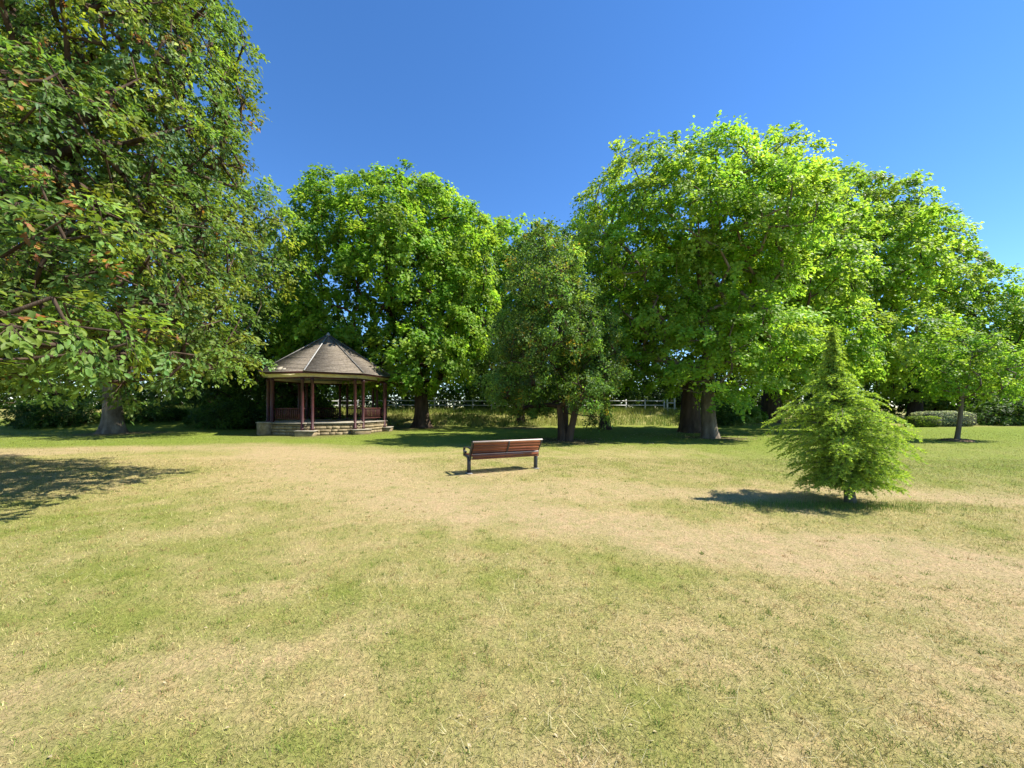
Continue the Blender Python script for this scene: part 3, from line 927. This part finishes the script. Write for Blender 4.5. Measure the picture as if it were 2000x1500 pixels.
bg("b10", "field_tree", "olive green tree with its top at the right edge of the picture", 62, 49, 9, 16.5, 310)
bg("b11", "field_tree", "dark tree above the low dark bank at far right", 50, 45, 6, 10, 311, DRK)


def bush(k, name, label, c, lobes, L, per, spacing, colour, leaf, seed, wl_=0.6, cat="shrub", group=None, rc=None, n_try=3000, **kw):
    rng = np.random.default_rng(seed)
    base = np.array([c[0], c[1], float(terrain(c[0], c[1]))])
    Lb = [(base[0] + a, base[1] + b, base[2] + z, rx, ry, rz) for a, b, z, rx, ry, rz in lobes]
    Cn, O = sample_clumps(Lb, spacing, n_try, rng, (), 0.6, base[2] + 0.05, 0.7)
    root = thing(name, label, cat, base, group=group)
    LA = np.array(Lb)
    near = np.argmin(np.linalg.norm(Cn[:, None, :2] - LA[None, :, :2], axis=2), 1)
    P0 = LA[near, :3] * np.array([1, 1, 0]) + np.array([0, 0, base[2] - 0.05]) + rng.normal(0, 0.12, (len(Cn), 3)) * np.array([1, 1, 0])
    V, F = tubes(P0 - base, Cn - base, np.full(len(Cn), 0.02), np.full(len(Cn), 0.006), 4)
    link("stems", mesh_np("stems", V, [F]), M["bark_dark"], root)
    V, F, C = clump_leaves(Cn, O, rc or spacing * 1.1, per, L, wl_, rng, colour, **kw)
    link("foliage", mesh_np("foliage", V - base, [F], C), leaf, root)
    NT[k] = len(F)
    return root


rh = np.random.default_rng(88)
HR = []
for q in np.arange(-58, 60, 2.2):
    hh = 2.6 + 2.2 * float(fbm(np.array(q / 6.0), np.array(3.0), 91, 3))
    HR.append((q, rh.normal(0, 0.5), hh * 0.45, 2.0, 1.1, hh * 0.6))
bush("hr", "hedgerow", "long dark unclipped hedgerow running behind the white fence", (0, 43.5), HR, 0.36, 26, 0.66, BGD, M["leaf"], 440, cat="hedge", n_try=9000)
bush("s1", "glossy_shrub", "round shrub with pale glossy leaves left of the broad dark trunk", at(1458, 828, 34.0), [(0, 0, 0.6, 1.1, 0.9, 0.75), (-0.5, -0.2, 0.5, 0.8, 0.8, 0.6), (0.5, -0.3, 0.45, 0.7, 0.7, 0.5)], 0.22, 60, 0.36, [(0.08, 0.14, 0.03), (0.13, 0.19, 0.07)], M["leaf_gloss"], 401)
SHR = [("dark shrub at the left edge under the oak boughs", -33.5, 28.5, 2.2, 1.7), ("dark shrub just right of the left oak trunk", -20.6, 28.5, 2.0, 1.8), ("dark shrub midway between oak trunk and bandstand", -17.6, 29.6, 2.0, 2.0),
       ("dark shrub touching the left side of the bandstand", -15.8, 30.4, 1.9, 2.2), ("dark shrub left of the left oak trunk", -27.5, 30.0, 1.8, 1.4)]
for i, (lab, x, y, r, h) in enumerate(SHR):
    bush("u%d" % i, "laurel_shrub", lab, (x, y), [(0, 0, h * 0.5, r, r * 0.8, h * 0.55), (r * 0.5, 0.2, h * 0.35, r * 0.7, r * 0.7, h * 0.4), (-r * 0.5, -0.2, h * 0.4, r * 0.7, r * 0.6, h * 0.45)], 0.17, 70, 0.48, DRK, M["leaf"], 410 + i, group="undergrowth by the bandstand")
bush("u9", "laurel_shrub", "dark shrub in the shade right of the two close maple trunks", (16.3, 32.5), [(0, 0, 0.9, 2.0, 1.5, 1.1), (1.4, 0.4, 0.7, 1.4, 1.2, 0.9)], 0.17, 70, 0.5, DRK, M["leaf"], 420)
bush("u10", "rhododendron", "long dark evergreen mound at the right edge behind the young tree", (43.5, 33.5), [(-2.2, 0, 0.8, 2.0, 1.5, 1.1), (0, 0.2, 1.1, 2.4, 1.7, 1.3), (2.6, 0, 1.1, 2.4, 1.7, 1.3), (5.2, 0, 1.2, 2.4, 1.7, 1.4)], 0.2, 60, 0.6, DRK, M["leaf_gloss"], 421)


def hedge(k, name, label, c, size, L, colour, seed, n, rz=0.0):
    rng = np.random.default_rng(seed)
    base = np.array([c[0], c[1], float(terrain(c[0], c[1]))])
    root = thing(name, label, "hedge", base, rz)
    hx, hy, h = size[0] / 2, size[1] / 2, size[2]
    core = MB().box((0, 0, h * 0.47), (size[0] * 0.9, size[1] * 0.86, h * 0.84), bev=0.12)
    core.build("twigs", M["twig"], root)
    D = nrm(rng.normal(0, 1, (n, 3)))
    p = 5.0
    s = (np.abs(D[:, 0]) ** p + np.abs(D[:, 1]) ** p + np.abs(D[:, 2]) ** p) ** (-1 / p)
    Q = D * s[:, None]
    rr = (1 - 0.14 * rng.random(n) + 0.07 * (fbm(Q[:, 0] * 3 + 9, Q[:, 1] * 3 + Q[:, 2] * 4 + 9, seed, 2) - 0.5))
    P = Q * np.array([hx, hy, h / 2]) * rr[:, None] + np.array([0, 0, h / 2])
    keep = P[:, 2] > 0.04
    P, D = P[keep], D[keep]
    n = len(P)
    U = rng.normal(0, 1, (n, 3))
    N = nrm(nrm(D * np.array([1, 1, 1.3])) * 1.2 + rng.normal(0, 0.6, (n, 3)))
    col = np.array(colour)[rng.integers(0, len(colour), n)] * np.exp(rng.normal(0, 0.25, n))[:, None]
    V, F, C = leaf_quads(P, U, N, L * rng.uniform(0.6, 1.3, n), 0.6, col)
    link("foliage", mesh_np("foliage", V, [F], C), M["leaf"], root)
    NT[k] = len(F)


hedge("h1", "clipped_hedge", "long clipped silvery-topped hedge block behind the young tree", (35.6, 32.2), (4.6, 1.5, 1.22), 0.11, [(0.26, 0.30, 0.20), (0.16, 0.21, 0.12), (0.34, 0.37, 0.27)], 431, 14000)
hedge("h2", "box_hedge", "small bright green clipped box hedge left of the silvery hedge", (32.9, 31.2), (2.4, 1.0, 0.85), 0.09, [(0.12, 0.19, 0.02), (0.15, 0.21, 0.03)], 432, 9000)

# ring of mulch under the young tree
rg = np.random.default_rng(9)
mm = MB()
mm.lathe((0, 0, 0), [(0.02, 0.10), (0.18, 0.11), (0.34, 0.10), (0.50, 0.05), (0.62, -0.02)][::-1], 28)
for q in range(140):
    a_, r_ = rg.uniform(0, 6.28), 0.6 * math.sqrt(rg.random())
    mm.box((r_ * math.cos(a_), r_ * math.sin(a_), 0.11 - 0.22 * max(0, r_ - 0.3)), (rg.uniform(0.03, 0.09), 0.025, 0.012), rg.uniform(0, 3), rg.uniform(-0.4, 0.4))
tag(mm.build("mulch_ring", M["mulch"], loc=(20.75, 18.15, float(terrain(20.75, 18.15)))), "low brown mulch mound round the foot of the slim young tree", "mulch")


# ------------------------------------------------------------------ the young conifer
def conifer():
    rng = np.random.default_rng(77)
    bx, by = 5.72, 6.58
    base = np.array([bx, by, float(terrain(bx, by))])
    root = thing("young_conifer", "feathery bright green young conifer standing alone on the dry lawn", "conifer", base)
    H = 2.95
    zs = np.concatenate([[-0.1, 0, 0.06, 0.15], np.linspace(0.3, H, 24)])
    ax = lambda z: np.stack([-0.11 * np.maximum(z, 0) * 0.9 + 0.03 * np.sin(z * 2.2), 0.02 * np.sin(z * 3), z], -1)
    V, F = trunk_mesh(ax(zs), 0.062 * (1 - np.clip(zs, 0, H) / H) ** 0.8 + 0.004, 14, 0.35, rng, 0.04)
    link("trunk", mesh_np("trunk", V, [F], smooth_shade=True), M["bark_grey"], root)
    E0, E1, R0, R1 = [], [], [], []
    TP, TD, TL, TC = [], [], [], []      # twigs: start, direction, length
    nb = 270
    for b in range(nb):
        u = (b + rng.random()) / nb
        z = 0.30 + (H - 0.36) * u ** 1.4
        f = z / H
        prof = np.interp(f, [0, 0.10, 0.25, 0.42, 0.55, 0.64, 0.72, 0.82, 1.0], [0.50, 0.74, 0.90, 0.92, 0.80, 0.52, 0.26, 0.11, 0.03])
        az = b * 2.399 + rng.normal(0, 0.3)
        side = 1.0 + math.cos(az) * np.interp(f, [0, 0.2, 0.5, 1.0], [0.02, -0.04, -0.24, -0.1])
        ln = prof * rng.uniform(0.34, 1.06) ** 0.8 * side
        lift = np.interp(f, [0, 0.25, 0.6, 1], [0.12, 0.45, 0.58, 0.6])
        d = np.array([math.cos(az), math.sin(az), 0])
        p0 = ax(np.array(z))
        nseg = max(4, int(ln / 0.085))
        prev = p0
        for s in range(1, nseg + 1):
            t = s / nseg
            q = p0 + d * ln * t + np.array([0, 0, ln * (lift * t - (lift * 0.70 + 0.17) * t ** 2.2)]) + rng.normal(0, 0.006, 3)
            E0.append(prev); E1.append(q)
            r = 0.013 * (ln / 1.2) * (1 - t) + 0.0025
            R0.append(r * 1.1); R1.append(r)
            if t > 0.14:
                for sd in (-1, 1):
                    for rep in range(2):
                        tw = (0.15 + 0.17 * (1 - t)) * rng.uniform(0.5, 1.2) * min(1.0, 0.16 + ln * 0.95)
                        dd = nrm(np.array([math.cos(az + sd * rng.uniform(0.5, 1.1)), math.sin(az + sd * rng.uniform(0.5, 1.1)), rng.uniform(-0.55, 0.35)]))
                        TP.append(prev + (q - prev) * rng.random()); TD.append(dd); TL.append(tw)
                        TC.append(t)
            prev = q
        TP.append(prev); TD.append(nrm(d + np.array([0, 0, -0.45]))); TL.append(0.12); TC.append(1.0)
    for z in np.linspace(2.2, H + 0.02, 40):   # leader
        az = rng.uniform(0, 6.28)
        TP.append(ax(np.array(z))); TD.append(nrm(np.array([math.cos(az), math.sin(az), 0.5]))); TL.append(rng.uniform(0.04, 0.10) * (1.5 - 0.8 * (z - 2.2))); TC.append(0.9)
    V, F = tubes(E0, E1, R0, R1, 5)
    link("branches", mesh_np("branches", V, [F], smooth_shade=True), M["bark_grey"], root)
    TP, TD, TL, TC = np.array(TP), np.array(TD), np.array(TL), np.array(TC)
    per = 21
    n = len(TP) * per
    ti = np.repeat(np.arange(len(TP)), per)
    s = rng.random(n)
    P = TP[ti] + TD[ti] * (TL[ti] * s)[:, None] + np.stack([np.zeros(n), np.zeros(n), -0.35 * TL[ti] * s ** 2], 1)
    side = nrm(np.cross(TD[ti], rng.normal(0, 1, (n, 3)) * np.array([0.4, 0.4, 1.0])))
    U = nrm(TD[ti] * 0.7 + side + np.array([0, 0, -0.08]))
    young = np.clip(s * 0.6 + TC[ti] * 0.6 + rng.normal(0, 0.2, n), 0, 1)
    C = np.array([0.080, 0.165, 0.018]) + (np.array([0.22, 0.32, 0.030]) - np.array([0.080, 0.165, 0.018])) * young[:, None]
    C = C * np.array([1.55, 1.48, 2.7]) * np.exp(rng.normal(0, 0.18, n))[:, None]
    Ln = rng.uniform(0.024, 0.050, n)
    W = nrm(np.cross(U, rng.normal(0, 1, (n, 3)))) * 0.0075
    V = np.empty((n, 3, 3))
    V[:, 0], V[:, 1], V[:, 2] = P - W, P + W, P + U * Ln[:, None]
    link("crown", mesh_np("crown", V.reshape(-1, 3), [np.arange(n * 3).reshape(-1, 3)], C), M["needle"], root)
    NT["conifer"] = n


conifer()


# ------------------------------------------------------------------ bandstand
def octa(R, off=0.0):
    return [np.array([R * math.cos(BA + off + k * math.pi / 4), R * math.sin(BA + off + k * math.pi / 4)]) for k in range(8)]


BA = math.radians(-127.0)        # corner A, then B, C, D going round to the right


def bandstand():
    rng = np.random.default_rng(55)
    bx, by = -11.85, 25.1
    root = thing("bandstand", "octagonal park bandstand with maroon posts, brown pyramid roof and stone base", "bandstand", (bx, by, float(terrain(bx, by)) - 0.02))
    RP, HP = 3.62, 0.70
    core = MB()
    o1 = octa(RP - 0.10)
    V = [(p[0], p[1], z) for z in (-0.1, HP - 0.03) for p in o1]
    core.add(V, [tuple(range(8))[::-1], tuple(range(8, 16))] + [(k, (k + 1) % 8, (k + 1) % 8 + 8, k + 8) for k in range(8)])
    plat = core.build("platform", M["mortar"], root)
    fl = MB()
    o2 = octa(RP - 0.3)
    V = [(p[0], p[1], z) for z in (HP - 0.02, HP + 0.02) for p in o2]
    fl.add(V, [tuple(range(8))[::-1], tuple(range(8, 16))] + [(k, (k + 1) % 8, (k + 1) % 8 + 8, k + 8) for k in range(8)])
    fl.build("floor", M["coping"], root)
    variants = []
    for v in range(8):
        mb = MB().box((0, 0, 0), (1, 1, 1), bev=0.07)
        mb.v[0] = mb.v[0] + rng.normal(0, 0.022, mb.v[0].shape)
        me = mb.mesh("stone")
        me.materials.append(M["stone"])
        variants.append(me)
    cor = octa(RP)
    apo = RP * math.cos(math.pi / 8)
    side = 2 * RP * math.sin(math.pi / 8)
    for k in range(8):
        a, b = cor[k], cor[(k + 1) % 8]
        e = (b - a) / np.linalg.norm(b - a)
        nrm2 = np.array([e[1], -e[0]])
        rz = math.atan2(e[1], e[0])
        z = 0.0
        for c, hc in enumerate((0.19, 0.16, 0.18, 0.10)):
            x = -0.05 if c % 2 else 0.0
            while x < side - 0.02:
                w = min(rng.uniform(0.26, 0.58), side - x)
                if side - x - w < 0.16:
                    w = side - x
                p = a + e * (x + w / 2) - nrm2 * 0.10
                o = link("stone", variants[rng.integers(8)], None, plat, (p[0], p[1], z + hc / 2), rz)
                o.scale = (w - 0.018, 0.24 + rng.uniform(-0.02, 0.02), hc - 0.016)
                x += w
            z += hc
        m_ = (a + b) / 2
        q = m_ - nrm2 * 0.12
        MB().box((0, 0, 0), (side - 0.06, 0.40, 0.075), bev=0.015).build("coping_slab", M["coping"], root, (q[0], q[1], HP - 0.0), rz)
    # low plinths carrying the post pairs at the front corners, full-height wing piers at the others
    RPOST = 3.40
    pc, posts = octa(RPOST), []
    for k in range(8):
        ang = BA + k * math.pi / 4
        low = k in (1, 2, 3)
        er = np.array([math.cos(ang), math.sin(ang)])
        if low:
            q = er * 3.72
            MB().box((0, 0, 0.11), (0.50, 0.98, 0.30), bev=0.02).build("plinth", M["stone"], root, (q[0], q[1], 0), ang)
            MB().box((0, 0, 0.29), (0.58, 1.08, 0.06), bev=0.012).build("plinth_slab", M["coping"], root, (q[0], q[1], 0), ang)
            zb, rp = 0.32, 3.70
        else:
            if k == 0:
                q = er * 3.72
                MB().box((0, 0, 0.35), (0.50, 0.74, 0.70), bev=0.03).build("wing_pier", M["stone"], root, (q[0], q[1], 0), ang)
                MB().box((0, 0, 0.73), (0.58, 0.84, 0.07), bev=0.015).build("pier_cap", M["coping"], root, (q[0], q[1], 0), ang)
            zb, rp = 0.73, 3.42
        et = np.array([-er[1], er[0]])
        for sgn in (-1, 1):
            p = er * rp * (0.955 if low else 1.0) + et * 0.26 * sgn
            top = 3.22
            mb = MB().lathe((0, 0, 0), [(0.115, zb), (0.115, zb + 0.10), (0.085, zb + 0.13), (0.082, top - 0.15), (0.11, top - 0.12), (0.11, top)], 14)
            mb.build("post", M["maroon"], root, (p[0], p[1], 0), ang)
    # ring beam, soffit, fascia
    rb = octa(3.46)
    for k in range(8):
        a, b = rb[k], rb[(k + 1) % 8]
        m_ = (a + b) / 2
        rz = math.atan2(*(b - a)[::-1])
        ln = np.linalg.norm(b - a)
        MB().box((0, 0, 3.26), (ln + 0.02, 0.17, 0.075), bev=0.01).build("ring_beam", M["maroon_wood"], root, (m_[0], m_[1], 0), rz)
        MB().box((0, 0, 3.388), (ln, 0.13, 0.18), bev=0.006).build("frieze", M["cream"], root, (m_[0], m_[1], 0), rz)
    RE, ZE, ZA = 3.98, 3.56, 6.22
    cl = MB()
    o3 = octa(RE - 0.08)
    V = [(p[0], p[1], z) for z in (3.475, 3.50) for p in o3]
    cl.add(V, [tuple(range(8))[::-1], tuple(range(8, 16))] + [(k, (k + 1) % 8, (k + 1) % 8 + 8, k + 8) for k in range(8)])
    cl.build("soffit", M["cream"], root)
    fc = octa(RE - 0.03)
    for k in range(8):
        a, b = fc[k], fc[(k + 1) % 8]
        m_ = (a + b) / 2
        MB().box((0, 0, ZE - 0.042), (np.linalg.norm(b - a) + 0.01, 0.045, 0.125), bev=0.006).build("fascia", M["maroon_wood"], root, (m_[0], m_[1], 0), math.atan2(*(b - a)[::-1]))
    # roof laid in overlapping shingle courses
    rf = MB()
    nc = 30
    for k in range(8):
        c0, c1 = octa(1.0)[k], octa(1.0)[(k + 1) % 8]
        for c in range(nc):
            f0, f1 = c / nc, (c + 1.25) / nc
            f1 = min(f1, 0.995)
            r0, r1 = RE * (1 - f0) + 0.04, RE * (1 - f1)
            z0, z1 = ZE + (ZA - ZE) * f0, ZE + (ZA - ZE) * f1
            th, tl_ = 0.020, 0.008
            V = [(*(c0 * r0), z0), (*(c1 * r0), z0), (*(c1 * r0), z0 + th), (*(c0 * r0), z0 + th), (*(c0 * r1), z1), (*(c1 * r1), z1), (*(c1 * r1), z1 + tl_), (*(c0 * r1), z1 + tl_)]
            V = np.array(V) + rng.normal(0, 0.004, (8, 3)) * np.array([0, 0, 1])
            rf.add(V, [(0, 1, 2, 3), (3, 2, 6, 7), (4, 7, 6, 5), (0, 4, 5, 1), (0, 3, 7, 4), (1, 5, 6, 2)])
    roof = rf.build("roof", M["roof"], root)
    for k in range(8):
        c = octa(1.0)[k]
        P0 = np.array([[*(c * (RE + 0.03)), ZE + 0.055]])
        P1 = np.array([[*(c * 0.04), ZA + 0.05]])
        V, F = tubes(P0, P1, [0.036], [0.03], 8)
        F = [F, np.array([list(range(8))[::-1], list(range(8, 16))])]
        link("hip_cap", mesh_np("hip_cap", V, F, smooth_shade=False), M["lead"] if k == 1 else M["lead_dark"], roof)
    MB().lathe((0, 0, ZA), [(0.16, -0.03), (0.12, 0.06), (0.03, 0.20)], 8).build("roof_cap", M["lead"], roof)
    # worn pale strip along the eave of the left front face
    a, b = octa(1.0)[0], octa(1.0)[1]
    for s0, s1, wd in ((0.14, 0.30, 0.10), (0.28, 0.46, 0.15), (0.42, 0.56, 0.08)):
        q0, q1 = a + (b - a) * s0, a + (b - a) * s1
        f = [(RE * (1 - t), ZE + (ZA - ZE) * t + 0.062) for t in (0.035, 0.035 + wd * 0.45)]
        V = [(*(q0 * f[0][0]), f[0][1]), (*(q1 * f[0][0]), f[0][1]), (*((q0 * 0.3 + q1 * 0.7) * f[1][0]), f[1][1]), (*((q0 * 0.8 + q1 * 0.2) * f[1][0]), f[1][1])]
        V = np.array(V)
        V = np.vstack([V, V - np.array([0, 0, 0.03])])
        mb = MB().add(V, [(0, 1, 2, 3), (7, 6, 5, 4), (0, 4, 5, 1), (1, 5, 6, 2), (2, 6, 7, 3), (3, 7, 4, 0)])
        mb.build("bare_patch", M["coping"], roof)["label"] = "pale worn strip where the roof covering has lifted"
    # balustrades on every side except the front opening (between B and C)
    balu = MB().box((0, 0, 0), (0.042, 0.042, 0.58), bev=0.004).mesh("baluster")
    balu.materials.append(M["maroon_wood"])
    for k in range(8):
        if k == 1:
            continue
        a, b = pc[k], pc[(k + 1) % 8]
        e = (b - a) / np.linalg.norm(b - a)
        ln = np.linalg.norm(b - a) - 0.66
        m_ = (a + b) / 2
        rz = math.atan2(e[1], e[0])
        rail = MB().box((0, 0, 0), (ln + 0.16, 0.10, 0.065), bev=0.012).build("top_rail", M["maroon_wood"], root, (m_[0], m_[1], 1.53), rz)
        MB().box((0, 0, 0), (ln + 0.14, 0.07, 0.05), bev=0.008).build("bottom_rail", M["maroon_wood"], rail, (0, 0, -0.60))
        nb = int(ln / 0.125)
        for i in range(nb):
            link("baluster", balu, None, rail, ((i + 0.5) / nb * ln - ln / 2, 0, -0.305))
    # boarded panel on the right-hand side
    a, b = pc[3], pc[4]
    e = (b - a) / np.linalg.norm(b - a)
    m_ = (a + b) / 2
    MB().box((0, 0, 0), (np.linalg.norm(b - a) - 0.7, 0.03, 0.56), bev=0.004).build("side_panel", M["maroon"], root, (m_[0] + e[1] * 0.05, m_[1] - e[0] * 0.05, 1.22), math.atan2(e[1], e[0]))


bandstand()


# ------------------------------------------------------------------ bench
def bench():
    ang = math.radians(25)
    c = (-0.15, 9.45)
    root = thing("park_bench", "brown slatted park bench with black metal ends, seen from behind on the lawn", "bench", (c[0], c[1], float(terrain(*c))), ang)
    Lh = 0.90
    # local: x along the bench, +y the sitting side (away from the photographer)
    bk = lambda z: -0.02 - 0.17 * smooth(0.42, 0.80, np.array(z))      # lean of the back
    for i, z in enumerate((0.512, 0.584, 0.656, 0.728)):
        y = float(bk(z)) - 0.0
        tilt = math.atan2(0.17, 0.36)
        V = MB().box((0, 0, 0), (2 * Lh - 0.06, 0.032, 0.080), bev=0.006)
        ca, sa = math.cos(tilt), math.sin(tilt)
        v = V.v[0]
        V.v[0] = np.stack([v[:, 0], v[:, 1] * ca - v[:, 2] * sa, v[:, 1] * sa + v[:, 2] * ca], 1)
        V.build("back_slat", M["slat"], root, (0, y + 0.015, z))
    MB().box((0, 0, 0), (2 * Lh + 0.02, 0.058, 0.036), bev=0.012).build("top_slat", M["slat_pale"], root, (0, float(bk(0.77)) + 0.005, 0.770))  # sunlit top edge of the back, brightness put into the pale colour
    MB().box((0, 0, 0), (2 * Lh - 0.06, 0.052, 0.016), bev=0.005).build("lit_edge_slat", M["slat_pale"], root, (0, -0.045, 0.472))  # thin pale strip painted as the lit upper edge of the rear slat
    MB().box((0, 0, 0), (2 * Lh - 0.06, 0.040, 0.070), bev=0.006).build("rear_slat", M["slat"], root, (0, -0.04, 0.425))
    MB().box((0, 0, 0), (2 * Lh - 0.06, 0.036, 0.040), bev=0.006).build("rear_slat", M["slat"], root, (0, -0.01, 0.362))
    for i in range(5):
        MB().box((0, 0, 0), (2 * Lh - 0.06, 0.078, 0.034), bev=0.008).build("seat_slat", M["slat"], root, (0, 0.085 + i * 0.092, 0.425 - 0.006 * math.sin(i / 4 * math.pi)))
    th = np.linspace(0, 1, 14)
    for sgn in (-1, 1):
        x = sgn * (Lh - 0.005)
        fr = MB()
        # pedestal leg on a foot plate
        fr.strip([(x, 0.14, 0.0), (x, 0.14, 0.12), (x, 0.135, 0.26), (x, 0.13, 0.40)], 0.070, [0.085, 0.075, 0.075, 0.09])
        # seat bearer
        fr.strip([(x, 0.03, 0.375), (x, 0.14, 0.385), (x, 0.32, 0.395), (x, 0.50, 0.40)], 0.050, [0.06, 0.07, 0.05, 0.035])
        # curved back upright
        zz = np.linspace(0.34, 0.79, 12)
        fr.strip([(x, float(bk(z)) + 0.045 - 0.0 + 0.02 * math.cos((z - 0.34) * 6), z) for z in zz], 0.050, np.linspace(0.055, 0.045, 12))
        fr.build("end_frame", M["iron"], root)
        arm = MB()
        pts = [(x, -0.02, 0.60), (x, 0.10, 0.615), (x, 0.26, 0.615), (x, 0.38, 0.605)]
        for t in np.linspace(0, 1, 16):
            a = math.pi / 2 - t * 4.6
            r = 0.085 - 0.035 * t
            pts.append((x, 0.42 + r * math.cos(a), 0.52 + r * math.sin(a)))
        arm.strip(pts, 0.052, 0.028)
        arm.strip([(x, 0.49, 0.40), (x, 0.50, 0.46), (x, 0.475, 0.52)], 0.045, 0.03)
        arm.build("armrest", M["iron"], root)
        MB().box((x, 0.14, 0.008), (0.12, 0.20, 0.03), bev=0.006).build("foot_plate", M["concrete"], root)
    br = MB()
    zz = np.linspace(0.35, 0.76, 10)
    br.strip([(0, float(bk(z)) - 0.022 - (0.0 if z > 0.45 else (0.45 - z) * -0.25), z) for z in zz], 0.035, 0.012)
    br.strip([(0, 0.00, 0.395), (0, 0.25, 0.398), (0, 0.48, 0.402)], 0.035, 0.012)
    br.build("middle_strap", M["iron"], root)


bench()


# ------------------------------------------------------------------ fence
def fence():
    y = 38.6
    x0, x1 = -21.0, 17.0
    root = thing("rail_fence", "long white post and rail fence along the bank behind the trees", "fence", (0, y, 0))
    step = 1.9
    xs = np.arange(x0, x1, step)
    post = MB().box((0, 0, 0.55), (0.11, 0.11, 1.30), bev=0.012).mesh("post")
    post.materials.append(M["white_paint"])
    for x in xs:
        link("post", post, None, root, (x, 0, float(terrain(x, y))))
    for a, b in zip(xs[:-1], xs[1:]):
        za, zb = float(terrain(a, y)), float(terrain(b, y))
        for h in (0.62, 1.06):
            MB().box((0, 0, 0), (step + 0.05, 0.04, 0.085), ry=-math.atan2(zb - za, step), bev=0.005).build("rail", M["white_paint"], root, ((a + b) / 2, -0.077, (za + zb) / 2 + h))
    st = thing("stile", "small white timber stile in the fence left of the two close maple trunks", "stile", (15.4, y - 0.9, float(terrain(15.4, y - 0.9))))
    for dx in (-0.35, 0.35):
        MB().box((dx, 0, 0.6), (0.11, 0.11, 1.4), bev=0.012).build("post", M["white_paint"], st)
    MB().box((0, 0, 0.34), (1.1, 0.26, 0.05), bev=0.008).build("step", M["white_paint"], st)
    MB().box((0, 0, 0.85), (0.66, 0.05, 0.10), bev=0.008).build("rail", M["white_paint"], st)


fence()
print("LEAF TRIS", sum(NT.values()), NT)
